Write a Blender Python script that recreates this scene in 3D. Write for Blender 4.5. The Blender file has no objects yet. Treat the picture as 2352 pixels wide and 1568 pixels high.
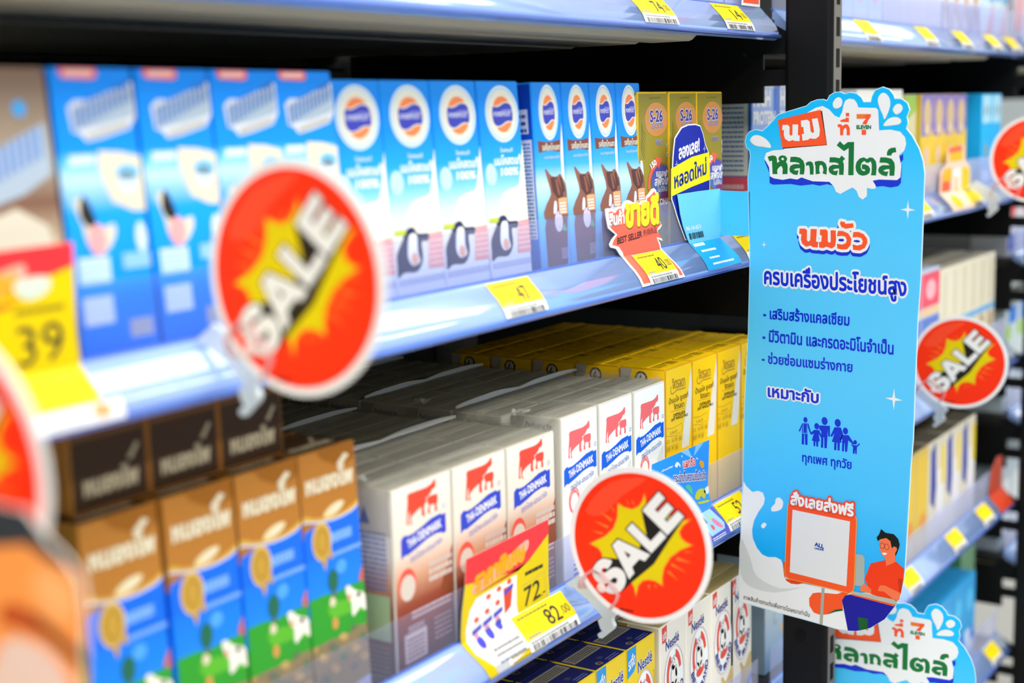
import bpy, bmesh, math, random
from mathutils import Vector, Matrix
from mathutils.geometry import tessellate_polygon
random.seed(7)
SC = bpy.context.scene
COL = SC.collection

# ------------------------------------------------------------------ camera, light, exposure
cam_data = bpy.data.cameras.new('camera')
cam_data.sensor_width = 36.0
cam_data.lens = 50.0
cam_data.clip_start = 0.02
cam_data.dof.use_dof = True
cam_data.dof.focus_distance = 1.09
cam_data.dof.aperture_fstop = 4.0
cam_data.dof.aperture_blades = 9
camera = bpy.data.objects.new('camera', cam_data)
COL.objects.link(camera)
_ex = Vector((0.54946, -0.14580, 0.82269)); _ey = Vector((-0.83512, -0.06559, 0.54614))
_ez = _ex.cross(_ey)            # world axes seen from the camera (x right, y down, z forward)
_R = Matrix((( _ex.x, -_ex.y, -_ex.z), (_ey.x, -_ey.y, -_ey.z), (_ez.x, -_ez.y, -_ez.z)))
camera.matrix_world = Matrix.Translation((0, -0.48, 1.2)) @ _R.to_4x4()
SC.camera = camera
SC.view_settings.view_transform = 'Standard'
SC.view_settings.look = 'None'
SC.view_settings.gamma = 1.0
SC.view_settings.exposure = 0.0

world = bpy.data.worlds.new('world'); SC.world = world; world.use_nodes = True
_bg = world.node_tree.nodes['Background']
_bg.inputs[0].default_value = (0.86, 0.93, 1.0, 1); _bg.inputs[1].default_value = 0.20

def area_light(name, loc, size, power, color, rot=(0, 0, 0)):
    d = bpy.data.lights.new(name, 'AREA'); d.shape = 'RECTANGLE'; d.size, d.size_y = size
    d.energy = power; d.color = color
    o = bpy.data.objects.new(name, d); o.location = loc; o.rotation_euler = rot; COL.objects.link(o)
    return o
# two rows of ceiling tubes run along the aisle in front of the shelves
area_light('overhead_light', (0.4, -0.80, 2.62), (7.0, 0.5), 92, (1.0, 0.98, 0.95))
area_light('overhead_light', (0.4, -1.9, 2.62), (7.0, 0.22), 104, (1.0, 0.98, 0.95))
area_light('overhead_light', (-2.9, -1.3, 2.62), (0.5, 2.4), 70, (1.0, 0.98, 0.95))  # extra lamp added at the left end to brighten faces turned that way
area_light('overhead_light', (0.9, 1.3, 2.62), (5.0, 0.22), 26, (1.0, 0.98, 0.95))

# ------------------------------------------------------------------ materials
def lin(h):
    h = h.lstrip('#'); r = []
    for i in (0, 2, 4):
        c = int(h[i:i+2], 16) / 255.0
        r.append(c / 12.92 if c <= 0.04045 else ((c + 0.055) / 1.055) ** 2.4)
    return (r[0], r[1], r[2], 1.0)
_M = {}
def mat(h, rough=0.42, metal=0.0, coat=0.0, spec=0.3, noise=0.0):
    key = ('m', h, rough, metal, coat, spec, noise)
    if key in _M: return _M[key]
    m = bpy.data.materials.new('print_' + h.lstrip('#')); m.use_nodes = True
    nt = m.node_tree; b = nt.nodes['Principled BSDF']
    b.inputs['Base Color'].default_value = lin(h); b.inputs['Roughness'].default_value = rough
    b.inputs['Metallic'].default_value = metal; b.inputs['Coat Weight'].default_value = coat
    b.inputs['Specular IOR Level'].default_value = spec
    if noise:
        n = nt.nodes.new('ShaderNodeTexNoise'); n.inputs['Scale'].default_value = 220
        tc = nt.nodes.new('ShaderNodeTexCoord'); nt.links.new(tc.outputs['Object'], n.inputs['Vector'])
        bp = nt.nodes.new('ShaderNodeBump'); bp.inputs['Strength'].default_value = noise; bp.inputs['Distance'].default_value = 0.002
        nt.links.new(n.outputs['Fac'], bp.inputs['Height']); nt.links.new(bp.outputs['Normal'], b.inputs['Normal'])
    _M[key] = m
    return m
def grad(name, stops, axis='Z', rough=0.42):
    """printed colour run along one local axis; stops are (millimetres, colour)"""
    if name in _M: return _M[name]
    m = bpy.data.materials.new(name); m.use_nodes = True; nt = m.node_tree; b = nt.nodes['Principled BSDF']
    b.inputs['Roughness'].default_value = rough; b.inputs['Specular IOR Level'].default_value = 0.3
    tc = nt.nodes.new('ShaderNodeTexCoord'); sx = nt.nodes.new('ShaderNodeSeparateXYZ'); nt.links.new(tc.outputs['Object'], sx.inputs[0])
    mr = nt.nodes.new('ShaderNodeMapRange'); a, z = stops[0][0], stops[-1][0]
    mr.inputs['From Min'].default_value = a / 1000; mr.inputs['From Max'].default_value = z / 1000
    nt.links.new(sx.outputs[axis], mr.inputs['Value'])
    cr = nt.nodes.new('ShaderNodeValToRGB'); els = cr.color_ramp.elements
    while len(els) < len(stops): els.new(0.5)
    for e, (p, c) in zip(els, stops):
        e.position = (p - a) / (z - a); e.color = lin(c)
    nt.links.new(mr.outputs[0], cr.inputs[0]); nt.links.new(cr.outputs[0], b.inputs['Base Color'])
    _M[name] = m
    return m
def clear(name, tint, amount, rough=0.08, body='#ffffff', bump=0.0, graze=0.0):
    """thin clear plastic: mostly see-through, a little milky, with a glossy face"""
    if name in _M: return _M[name]
    m = bpy.data.materials.new(name); m.use_nodes = True; nt = m.node_tree; b = nt.nodes['Principled BSDF']
    b.inputs['Base Color'].default_value = lin(body); b.inputs['Roughness'].default_value = rough
    t = nt.nodes.new('ShaderNodeBsdfTransparent'); t.inputs[0].default_value = lin(tint)
    mx = nt.nodes.new('ShaderNodeMixShader'); mx.inputs[0].default_value = amount
    nt.links.new(t.outputs[0], mx.inputs[1]); nt.links.new(b.outputs[0], mx.inputs[2])
    if graze:      # clear sheet turns milkier and more reflective towards grazing angles
        lw = nt.nodes.new('ShaderNodeLayerWeight'); lw.inputs['Blend'].default_value = 0.5
        pw = nt.nodes.new('ShaderNodeMath'); pw.operation = 'POWER'; pw.inputs[1].default_value = 3.0
        ma = nt.nodes.new('ShaderNodeMath'); ma.operation = 'MULTIPLY_ADD'; ma.inputs[1].default_value = graze; ma.inputs[2].default_value = amount
        nt.links.new(lw.outputs['Facing'], pw.inputs[0]); nt.links.new(pw.outputs[0], ma.inputs[0]); nt.links.new(ma.outputs[0], mx.inputs[0])
    if bump:
        n = nt.nodes.new('ShaderNodeTexNoise'); n.inputs['Scale'].default_value = 60; n.inputs['Detail'].default_value = 4
        tc = nt.nodes.new('ShaderNodeTexCoord'); mp = nt.nodes.new('ShaderNodeMapping'); mp.inputs['Scale'].default_value = (0.35, 1.3, 1)
        nt.links.new(tc.outputs['Object'], mp.inputs[0]); nt.links.new(mp.outputs[0], n.inputs['Vector'])
        bp = nt.nodes.new('ShaderNodeBump'); bp.inputs['Strength'].default_value = bump; bp.inputs['Distance'].default_value = 0.004
        nt.links.new(n.outputs['Fac'], bp.inputs['Height']); nt.links.new(bp.outputs['Normal'], b.inputs['Normal'])
    nt.links.new(mx.outputs[0], nt.nodes['Material Output'].inputs[0])
    _M[name] = m
    return m

# ------------------------------------------------------------------ flat print: polygons, letters, rings in millimetres
_T = {}
def glyphs(text, fat):
    key = (text, fat)
    if key in _T: return _T[key]
    def build(off):
        c = bpy.data.curves.new('lettering', 'FONT'); c.body = text; c.size = 1.0; c.offset = off; c.resolution_u = 3
        o = bpy.data.objects.new('lettering', c); COL.objects.link(o)
        dg = bpy.context.evaluated_depsgraph_get(); me = bpy.data.meshes.new_from_object(o.evaluated_get(dg))
        vs = [(v.co.x, v.co.y) for v in me.vertices]; fs = [tuple(p.vertices) for p in me.polygons]
        bpy.data.objects.remove(o); bpy.data.curves.remove(c); bpy.data.meshes.remove(me)
        return vs, fs
    vs, fs = build(fat)
    bv = vs if abs(fat) < 0.045 else build(0.03)[0]
    xs = [v[0] for v in bv]; ys = [v[1] for v in bv]
    # every separate stroke gets a hair of height of its own, so overlapping strokes never share a plane
    par = list(range(len(vs)))
    def find(i):
        while par[i] != i: par[i] = par[par[i]]; i = par[i]
        return i
    for f in fs:
        for k in f[1:]: par[find(k)] = find(f[0])
    ids = {}
    lift = [ids.setdefault(find(i), len(ids)) % 5 for i in range(len(vs))]
    _T[key] = (vs, fs, lift, (min(xs), min(ys), max(xs), max(ys)))
    return _T[key]
def smooth_poly(pts, n=4):
    out = []; N = len(pts)
    for i in range(N):
        p0, p1, p2, p3 = [Vector(pts[(i + k - 1) % N]) for k in range(4)]
        for s in range(n):
            t = s / n
            q = 0.5 * ((2*p1) + (p2-p0)*t + (2*p0-5*p1+4*p2-p3)*t*t + (3*p1-p0-3*p2+p3)*t*t*t)
            out.append((q.x, q.y))
    return out
def grow(pts, d):
    """polygon pushed outward by d mm"""
    A = sum(pts[i][0]*pts[(i+1) % len(pts)][1] - pts[(i+1) % len(pts)][0]*pts[i][1] for i in range(len(pts)))
    s = 1 if A > 0 else -1; out = []
    for i in range(len(pts)):
        a, b, c = Vector(pts[i-1]), Vector(pts[i]), Vector(pts[(i+1) % len(pts)])
        n1 = Vector(((b-a).y, -(b-a).x)); n2 = Vector(((c-b).y, -(c-b).x))
        if n1.length: n1.normalize()
        if n2.length: n2.normalize()
        n = n1 + n2
        if n.length < 1e-6: n = n1
        n.normalize(); k = max(0.5, n.dot(n1))
        q = b + n * (s * d / k); out.append((q.x, q.y))
    return out
def ngon(cx, cy, rx, ry, n=32, rot=0.0, a0=0.0, a1=360.0):
    out = []; r = math.radians(rot)
    full = abs(a1 - a0) >= 360
    for i in range(n if full else n + 1):
        a = math.radians(a0 + (a1 - a0) * i / n); x, y = rx * math.cos(a), ry * math.sin(a)
        out.append((cx + x*math.cos(r) - y*math.sin(r), cy + x*math.sin(r) + y*math.cos(r)))
    return out
class Art:
    def __init__(s): s.items = []
    def p(s, m, pts, lv=1, sm=0):
        s.items.append((m, smooth_poly(pts, sm) if sm else list(pts), None, None, lv)); return s
    def hole(s, m, pts, inner, lv=1):
        s.items.append((m, list(pts), list(inner), None, lv)); return s
    def r(s, m, x0, y0, x1, y1, lv=1): return s.p(m, [(x0, y0), (x1, y0), (x1, y1), (x0, y1)], lv)
    def e(s, m, cx, cy, rx, ry=None, lv=1, rot=0, n=32): return s.p(m, ngon(cx, cy, rx, ry or rx, n, rot), lv)
    def ring(s, m, cx, cy, rx, ry, w, lv=1, rot=0, n=40): return s.hole(m, ngon(cx, cy, rx, ry, n, rot), ngon(cx, cy, rx - w, ry - w, n, rot), lv)
    def band(s, m, pts, w, lv=1):
        L = []; Rr = []
        for i, p in enumerate(pts):
            a = Vector(pts[max(0, i-1)]); b = Vector(pts[min(len(pts)-1, i+1)]); d = (b - a).normalized(); n = Vector((-d.y, d.x)) * (w/2)
            L.append((p[0]+n.x, p[1]+n.y)); Rr.append((p[0]-n.x, p[1]-n.y))
        for i in range(len(pts)-1): s.p(m, [L[i], L[i+1], Rr[i+1], Rr[i]], lv)
        return s
    def tq(s, m, text, q, lv=1, fat=0.0, dx=0.0, dy=0.0):
        """lettering fitted into the box bottom-left, bottom-right, top-left; heavy weights are strokes laid side by side"""
        base = 0.0
        vs, fs, lift, (x0, y0, x1, y1) = glyphs(text, base)
        o, ax, ay = Vector(q[0]), Vector(q[1]) - Vector(q[0]), Vector(q[2]) - Vector(q[0])
        ux, uy = ax / (x1-x0), ay / (y1-y0); ex = fat - base
        offs = [(0.0, 0.0)]
        if ex > 0: 
            n = 6 if ex < 0.025 else (8 if ex < 0.08 else 14)
            offs += [(ex*math.cos(2*math.pi*k/n), ex*math.sin(2*math.pi*k/n)) for k in range(n)]
        for j, (oa, ob) in enumerate(offs):
            P = [o + ux * (v[0]-x0+oa) + uy * (v[1]-y0+ob) + Vector((dx, dy)) for v in vs]
            s.items.append((m, P, fs, [l + 0.55*j for l in lift], lv))
        return s
    def halo(s, m, polys, r, lv, n=12, dx=0.0, dy=0.0):
        for P in polys:
            for k in range(n):
                a = 2*math.pi*k/n
                s.p(m, [(q[0] + dx + r*math.cos(a), q[1] + dy + r*math.sin(a)) for q in P], lv + 0.03*k)
        return s
    def t(s, m, text, x, y, w, h, lv=1, fat=0.0): return s.tq(m, text, [(x, y), (x+w, y), (x, y+h)], lv, fat)
    def arc(s, m, text, cx, cy, rx, ry, a0, a1, h, lv=1, fat=0.02):
        n = len(text)
        for i, ch in enumerate(text):
            if ch == ' ': continue
            a = math.radians(a0 + (a1-a0) * (i+0.5)/n); bx, by = cx + rx*math.cos(a), cy + ry*math.sin(a)
            ux, uy = -math.sin(a)*rx, math.cos(a)*ry
            if a1 < a0: ux, uy = -ux, -uy
            l = math.hypot(ux, uy); ux /= l; uy /= l; w = 0.78 * l * abs(math.radians(a1-a0)) / n
            if ch == 'I': w *= 0.4
            nx, ny = -uy, ux
            s.tq(m, ch, [(bx-ux*w/2, by-uy*w/2), (bx+ux*w/2, by+uy*w/2), (bx-ux*w/2+nx*h, by-uy*w/2+ny*h)], lv, fat)
        return s
    def lines(s, m, x0, y0, x1, y1, n, lv=1, seed=1, fill=0.5):
        """rows of small illegible print"""
        R = random.Random(seed); st = (y1-y0)/n
        for i in range(n):
            x = x0; y = y0 + i*st
            while x < x1 - 0.4:
                w = min(R.uniform(1.0, 4.5), x1-x); s.r(m, x, y, x+w*0.85, y+st*fill, lv); x += w
        return s
    def bars(s, m, x0, y0, x1, y1, n=24, lv=1, seed=3):
        R = random.Random(seed); ws = [R.uniform(0.4, 1.6) for _ in range(2*n)]; k = (x1-x0)/sum(ws); x = x0
        for i, w in enumerate(ws):
            if i % 2 == 0: s.r(m, x, y0, x+w*k, y1, lv)
            x += w*k
        return s
    def shift(s, dx, dy=0.0, k=1.0):
        a = Art()
        f = lambda P: [Vector((p[0]*k+dx, p[1]+dy)) for p in P]
        for (m, P, x, l, lv) in s.items:
            a.items.append((m, f(P), f(x) if (x is not None and l is None) else x, l, lv))
        return a
LV = 0.00010
def put(bm, slots, art, fn, base=0):
    """lay the print into bm; fn turns (u mm, v mm, height m) into a point"""
    for (m, P, x, lift, lv) in art.items:
        if m not in slots: slots.append(m)
        mi = slots.index(m); h = (lv + base) * LV
        if lift is not None:
            V = [bm.verts.new(fn(p[0], p[1], h + l*0.000006)) for p, l in zip(P, lift)]; F = x
        else:
            loops = [P] if x is None else [P, x]
            allp = [p for lp in loops for p in lp]
            F = tessellate_polygon([[Vector((p[0], p[1], 0)) for p in lp] for lp in loops])
            V = [bm.verts.new(fn(p[0], p[1], h)) for p in allp]
        for f in F:
            try: fc = bm.faces.new([V[i] for i in f])
            except ValueError: continue
            fc.material_index = mi
def face_normals(bm, faces, towards):
    for f in faces:
        f.normal_update()
        if f.normal.dot(towards) < 0: f.normal_flip()
FRONT = lambda u, v, h: Vector((u/1000, -h, v/1000))
def left_fn(d): return lambda u, v, h: Vector((-h, d - u/1000, v/1000))
def top_fn(H): return lambda u, v, h: Vector((u/1000, v/1000, H + h))
def add_art(bm, slots, art, fn, towards, base=0):
    n0 = len(bm.faces); bm.faces.ensure_lookup_table()
    put(bm, slots, art, fn, base); bm.faces.ensure_lookup_table()
    face_normals(bm, bm.faces[n0:], Vector(towards))

# ------------------------------------------------------------------ objects
def finish(name, bm, slots, parent=None, smooth=False):
    me = bpy.data.meshes.new(name); bm.to_mesh(me); bm.free()
    for m in slots: me.materials.append(m)
    if smooth:
        for p in me.polygons: p.use_smooth = True
    o = bpy.data.objects.new(name, me); COL.objects.link(o)
    if parent is not None: o.parent = parent
    return o
def tag(o, label, cat, group=None, kind=None):
    if label: o['label'] = label
    if cat: o['category'] = cat
    if group: o['group'] = group
    if kind: o['kind'] = kind
    return o
def empty(name, loc=(0, 0, 0), rot=(0, 0, 0)):
    o = bpy.data.objects.new(name, None); o.empty_display_size = 0.02; COL.objects.link(o)
    o.location = loc; o.rotation_euler = rot
    return o
def copy_thing(root, loc, rot=None, label=None, group=None):
    r = root.copy(); COL.objects.link(r); r.location = loc
    if rot is not None: r.rotation_euler = rot
    if label: r['label'] = label
    if group: r['group'] = group
    for ch in list(root.children):
        c = ch.copy(); COL.objects.link(c); c.parent = r
        for g in list(ch.children):
            d = g.copy(); COL.objects.link(d); d.parent = c
    return r
def box(bm, x0, y0, z0, x1, y1, z1, mi=0, bev=0.0, seg=2):
    V = [bm.verts.new(c) for c in ((x0,y0,z0),(x1,y0,z0),(x1,y1,z0),(x0,y1,z0),(x0,y0,z1),(x1,y0,z1),(x1,y1,z1),(x0,y1,z1))]
    F = []
    for q in ((0,3,2,1),(4,5,6,7),(0,1,5,4),(1,2,6,5),(2,3,7,6),(3,0,4,7)):
        f = bm.faces.new([V[i] for i in q]); f.material_index = mi; F.append(f)   # bottom, top, front, right, back, left
    if bev:
        es = list({e for f in F for e in f.edges})
        bmesh.ops.bevel(bm, geom=es, offset=bev, segments=seg, profile=0.5, affect='EDGES', clamp_overlap=True)
    return F
def plate(bm, pts, t, mi=0, fn=None, edge_mi=None):
    """solid plate from an outline in mm; front face looks to -Y of the local frame"""
    fn = fn or FRONT
    a = [bm.verts.new(fn(p[0], p[1], 0.0)) for p in pts]; b = [bm.verts.new(fn(p[0], p[1], -t)) for p in pts]
    n0 = len(bm.faces)
    for f in tessellate_polygon([[Vector((p[0], p[1], 0)) for p in pts]]):
        for L in (a, b):
            try: q = bm.faces.new([L[i] for i in f]); q.material_index = mi
            except ValueError: pass
    N = len(pts)
    for i in range(N):
        q = bm.faces.new([a[i], a[(i+1) % N], b[(i+1) % N], b[i]]); q.material_index = mi if edge_mi is None else edge_mi
    bm.faces.ensure_lookup_table(); bmesh.ops.recalc_face_normals(bm, faces=bm.faces[n0:])
def tube(bm, pts, r, mi=0, n=8, flat=1.0):
    rings = []
    for i, p in enumerate(pts):
        p = Vector(p); d = (Vector(pts[min(i+1, len(pts)-1)]) - Vector(pts[max(i-1, 0)])).normalized()
        s = d.cross(Vector((1, 0, 0)));
        if s.length < 0.1: s = d.cross(Vector((0, 0, 1)))
        s.normalize(); u = s.cross(d)
        rings.append([bm.verts.new(p + s*(r*math.cos(2*math.pi*k/n)) + u*(r*flat*math.sin(2*math.pi*k/n))) for k in range(n)])
    for a, b in zip(rings, rings[1:]):
        for k in range(n):
            f = bm.faces.new([a[k], a[(k+1) % n], b[(k+1) % n], b[k]]); f.material_index = mi; f.smooth = True
    for R in (rings[0], rings[-1]):
        f = bm.faces.new(R); f.material_index = mi
def warp_split(bm, cuts, fn):
    """cut flat artwork at given heights (mm) and bend it with fn(co)"""
    for c in cuts:
        bmesh.ops.bisect_plane(bm, geom=bm.verts[:]+bm.edges[:]+bm.faces[:], plane_co=(0, 0, c/1000), plane_no=(0, 0, 1), dist=1e-7)
    for v in bm.verts: v.co = fn(v.co)

# ------------------------------------------------------------------ the place
BLACK = mat('#0c0c0d', 0.5, spec=0.2); DARK = mat('#101112', 0.6); STEEL = mat('#c4bca4', 0.4, spec=0.4); WHITE = mat('#f6f6f2', 0.4)
SLOTM = mat('#040404', 0.9)
def structure(name, x0, y0, z0, x1, y1, z1, m):
    bm = bmesh.new(); box(bm, x0, y0, z0, x1, y1, z1); return tag(finish(name, bm, [m]), None, None, kind='structure')
structure('floor', -3.6, -2.6, -0.05, 4.6, 2.2, 0.0, mat('#cfcdc6', 0.25, noise=0.02))
structure('ceiling', -3.6, -2.6, 2.7, 4.6, 2.2, 2.75, mat('#eeeeea', 0.7))
structure('wall_right', 4.55, -2.6, 0.0, 4.6, 2.2, 2.7, mat('#c9d3d6', 0.6))

RAIL = mat('#9dbbf4', 0.16, coat=1.0, spec=0.5); RAILDK = mat('#5f86e8', 0.2, coat=0.6)
RAILC = clear('rail_window', '#e8f0ff', 0.22, 0.06, '#dfe9ff')
FENCE = clear('fence_plastic', '#f3f5ff', 0.02, 0.08, '#dde2fd', 0.0, 0.75)
PROF = [(0.0, 0.0), (0.0, 0.005), (0.0022, 0.0100), (0.0062, 0.0152), (0.0115, 0.0205), (0.0160, 0.0255)]   # price rail profile (y, z) above its lower edge
def rail_at(s):
    """point on the rail face s metres above its lower edge along z"""
    for (a, b) in zip(PROF, PROF[1:]):
        if s <= b[1]:
            k = (s - a[1]) / max(1e-9, b[1] - a[1]); return a[0] + (b[0]-a[0])*k
    return PROF[-1][0]
def make_shelf(x0, x1, zl, label, depth=0.47, bracket=True, left=False):
    """zl: height of the lower edge of the price rail; the board's top is 18 mm above it"""
    root = tag(empty('gondola_shelf', (x0, 0, zl)), label, 'shelf', 'shelves of the rack')
    W = x1 - x0; zt = 0.0177
    bm = bmesh.new(); box(bm, 0.0, 0.0165, 0.006, W, depth, zt, 0, 0.0008, 1)
    finish('deck', bm, [mat('#262522', 0.5)], root)
    for k, (y0, y1, zb, cut) in enumerate(((0.018, 0.055, -0.0045, 0.125), (0.057, 0.112, -0.0055, 0.14), (0.115, 0.200, -0.0065, 0.14), (0.204, 0.262, -0.0060, 0.14), (0.275, 0.46, -0.002, 0.14))):
        bm = bmesh.new(); xe = W - cut
        V = [[bm.verts.new((x, y, z)) for (x, z) in ((0.01, 0.006), (xe + 0.022, 0.006), (xe, zb), (0.01, zb))] for y in (y0, y1)]
        for i in range(4): bm.faces.new([V[0][i], V[0][(i+1) % 4], V[1][(i+1) % 4], V[1][i]])
        bm.faces.new(V[0]); bm.faces.new(V[1][::-1]); bmesh.ops.recalc_face_normals(bm, faces=bm.faces[:])
        bmesh.ops.bevel(bm, geom=bm.edges[:], offset=0.002, segments=2, affect='EDGES')
        finish('stiffener', bm, [STEEL], root)
    # price rail: blue-white plastic with a bulged face and a dark blue lower bead
    bm = bmesh.new(); pts = PROF + [(0.0185, 0.0262), (0.0185, 0.0), (0.004, -0.0015)]
    L = [[bm.verts.new((x, y, z)) for (y, z) in pts] for x in (0.001, W - 0.001)]
    for i in range(len(pts)):
        j = (i+1) % len(pts); f = bm.faces.new([L[0][i], L[0][j], L[1][j], L[1][i]]); f.smooth = 0 < i < 5
    bm.faces.new(L[0]); bm.faces.new(L[1][::-1]); bmesh.ops.recalc_face_normals(bm, faces=bm.faces[:])
    rl = finish('price_rail', bm, [RAIL], root)
    bm = bmesh.new(); tube(bm, [(0.0, -0.0002, 0.0016), (W, -0.0002, 0.0016)], 0.0020, 0, 8)
    finish('lower_bead', bm, [RAILDK], rl)
    bm = bmesh.new(); tube(bm, [(0.0, 0.0182, 0.0262), (W, 0.0182, 0.0262)], 0.0012, 0, 8)
    finish('upper_bead', bm, [RAILDK], rl)
    bm = bmesh.new(); box(bm, 0.0, 0.0176, 0.0235, W, 0.0188, 0.0595, 0, 0.0003, 1)
    finish('front_fence', bm, [FENCE], root)
    if bracket:
        bm = bmesh.new()
        # plate in the plane of the upright, with two hook arms reaching to it
        b = lambda y, z: (y*1000, z*1000)
        pts = [b(0.0172, 0.0175), b(-0.0035, 0.0060), b(-0.0035, -0.0125), b(0.0172, -0.0125), b(0.0172, -0.0252), b(-0.0035, -0.0252), b(-0.0035, -0.0388), b(0.0172, -0.0388), b(0.0172, -0.0530), b(depth, -0.0530), b(depth, 0.0055), b(0.03, 0.0055)]
        plate(bm, pts, 0.003, 0, lambda u, v, h: Vector((W + 0.007 - h, u/1000, v/1000)))
        n = bmesh.ops.create_uvsphere(bm, u_segments=10, v_segments=6, radius=0.0022, matrix=Matrix.Translation((W + 0.0065, 0.035, -0.012)))
        finish('bracket', bm, [BLACK], root)
    if left:
        bm = bmesh.new(); plate(bm, pts, 0.003, 0, lambda u, v, h: Vector((-0.007 - h, u/1000, v/1000)))
        finish('bracket', bm, [BLACK], root)
    bm = bmesh.new(); tube(bm, [(0.0, 0.42, -0.004), (W - 0.12, 0.42, -0.004)], 0.004, 0, 8)
    tube(bm, [(0.0, 0.40, -0.012), (W - 0.09, 0.40, -0.012)], 0.002, 0, 6)
    finish('rear_rod', bm, [mat('#6a6a5c', 0.5)], root)
    return root
B1, E1, B2, E2, B3, E3 = 0.20, 1.139, 1.1665, 1.966, 1.994, 2.85
names = {1.2566: ('top', 0), 1.0715: ('upper middle', 1), 0.851: ('lower middle', 2), 0.649: ('bottom', 3)}
SH = [1.2566, 1.0715, 0.851, 0.649]
what1 = ['highest shelf of the near rack bay, blue price rail, seen from below', 'shelf with blue-white price rail carrying the blue milk cartons, near rack bay',
         'shelf with blue price rail carrying red-cow and yellow cartons, near rack bay', 'shelf at the bottom of the near rack bay carrying the white and yellow bear cartons']
what2 = ['shelf with blue price rail, highest of the far rack bay right of the black upright', 'shelf of the far rack bay carrying the purple, yellow and cyan cartons',
         'shelf of the far rack bay carrying the cream cartons, behind the small red sale disc', 'far bay shelf with yellow price tags, just above the second blue hanging sign']
what3 = ['highest shelf of the last rack bay at the right edge of the photo', 'second shelf from the top in the last rack bay at the right edge', 'third shelf from the top in the last rack bay at the right edge', 'fourth shelf from the top in the last rack bay at the right edge']
for z, a, b, c in zip(SH, what1, what2, what3):
    make_shelf(B1, E1, z, a); make_shelf(B2, E2, z, b)
    make_shelf(B3, E3, z - (0.1025 if z < 1.2 else 0.0), c, left=True)
make_shelf(B2, E2, 0.437, 'lowest visible shelf of the far rack bay carrying light blue and green packs')
# uprights with slotted front faces
def make_upright(x, label):
    root = tag(empty('rack_upright', (x, -0.045, 0.0)), label, 'rack post', 'black rack uprights')
    bm = bmesh.new(); F = box(bm, 0, 0, 0, 0.0225, 0.0415, 1.95, 0)
    es = [e for e in bm.edges if abs(e.verts[0].co.z - e.verts[1].co.z) > 1]
    bmesh.ops.bevel(bm, geom=es, offset=0.004, segments=3, profile=0.5, affect='EDGES')
    finish('post', bm, [BLACK], root)
    bm = bmesh.new(); F = box(bm, 0.0045, -0.0005, 0.0, 0.0215, 0.0005, 1.95)
    finish('slotted_face', bm, [mat('#6f6c66', 0.45)], root)
    bm = bmesh.new(); z = 0.033
    while z < 1.9:
        box(bm, 0.0095, -0.0009, z, 0.0165, 0.0006, z + 0.0152); z += 0.0255
    tag(finish('mounting_slots', bm, [SLOTM], root), None, None, kind='stuff')
    bm = bmesh.new(); bmesh.ops.create_cone(bm, cap_ends=True, segments=20, radius1=0.0055, radius2=0.0055, depth=0.002, matrix=Matrix.Translation((0.0004, 0.024, 0.737)) @ Matrix.Rotation(math.pi/2, 4, 'Y'))
    finish('side_hole', bm, [SLOTM], root)
    foot = bmesh.new(); box(foot, -0.01, -0.02, 0.0, 0.0325, 0.5, 0.03, 0, 0.003, 2); finish('foot', foot, [BLACK], root)
    return root
make_upright(1.1415, 'black slotted steel upright standing behind the large blue hanging sign')
make_upright(1.9685, 'black slotted steel upright at the right edge beyond the far bay')
make_upright(0.175, 'black slotted steel upright at the left end of the near bay')
for k, (xa, xb, lab) in enumerate(((B1, 1.1525, 'added black sheet for the dark behind the cartons of the near bay'), (1.1530, 1.9795, 'added black sheet for the dark behind the far bay'), (1.9800, E3, 'added black sheet for the dark behind the last bay at the right edge'))):
    bm = bmesh.new(); box(bm, xa, 0.476, 0.02, xb, 0.486, 1.95, 0, 0.002, 1)  # added black sheet for the dark rear; the rack itself is open-backed
    tag(finish('dark_backing', bm, [DARK]), lab, 'panel', 'added dark backing sheets')

# ------------------------------------------------------------------ cartons
def carton(name, w, d, h, faces, front=None, left=None, top=None, bev=0.0011):
    """sizes in metres; faces: bottom, top, front, right, back, left materials. Origin: front left lower corner."""
    root = empty(name)
    slots = []
    for m in faces:
        if m not in slots: slots.append(m)
    bm = bmesh.new(); F = box(bm, 0, 0, 0, w, d, h)
    for f, m in zip(F, faces): f.material_index = slots.index(m)
    bmesh.ops.bevel(bm, geom=bm.edges[:], offset=bev, segments=2, profile=0.5, affect='EDGES')
    if front: add_art(bm, slots, front, FRONT, (0, -1, 0))
    if left: add_art(bm, slots, left, left_fn(d), (-1, 0, 0))
    if top: add_art(bm, slots, top, top_fn(h), (0, 0, 1))
    finish('body', bm, slots, root)
    return root
def top_seam(root, w, d, h, m, y=0.5):
    bm = bmesh.new(); box(bm, 0.001, d*y - 0.0035, h, w - 0.001, d*y + 0.0035, h + 0.0007, 0, 0.0002, 1)
    return finish('top_seam', bm, [m], root)
def ears(root, w, d, h, m, side='left', size=0.019):
    """the folded triangular corner flap on the short side of a brick carton"""
    bm = bmesh.new(); x = -0.0006
    V = [bm.verts.new(c) for c in ((x, d*0.72, h - 0.001), (x, d - 0.001, h - 0.001), (x, d - 0.001, h - size), (x - 0.0005, d*0.78, h - size*0.5))]
    bm.faces.new(V); r = bmesh.ops.extrude_face_region(bm, geom=bm.faces[:])
    for g in r['geom']:
        if isinstance(g, bmesh.types.BMVert): g.co.x += 0.0008
    bmesh.ops.recalc_face_normals(bm, faces=bm.faces[:])
    return finish('corner_flap', bm, [m], root)
def clip_art(a, w, h):
    """keep print inside the panel"""
    for (m, P, x, l, lv) in a.items:
        for L in ([P] if (x is None or l is not None) else [P, x]):
            for i, p in enumerate(L): L[i] = (min(max(p[0], 0.3), w - 0.3), min(max(p[1], 0.3), h - 0.3))
    return a
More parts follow.
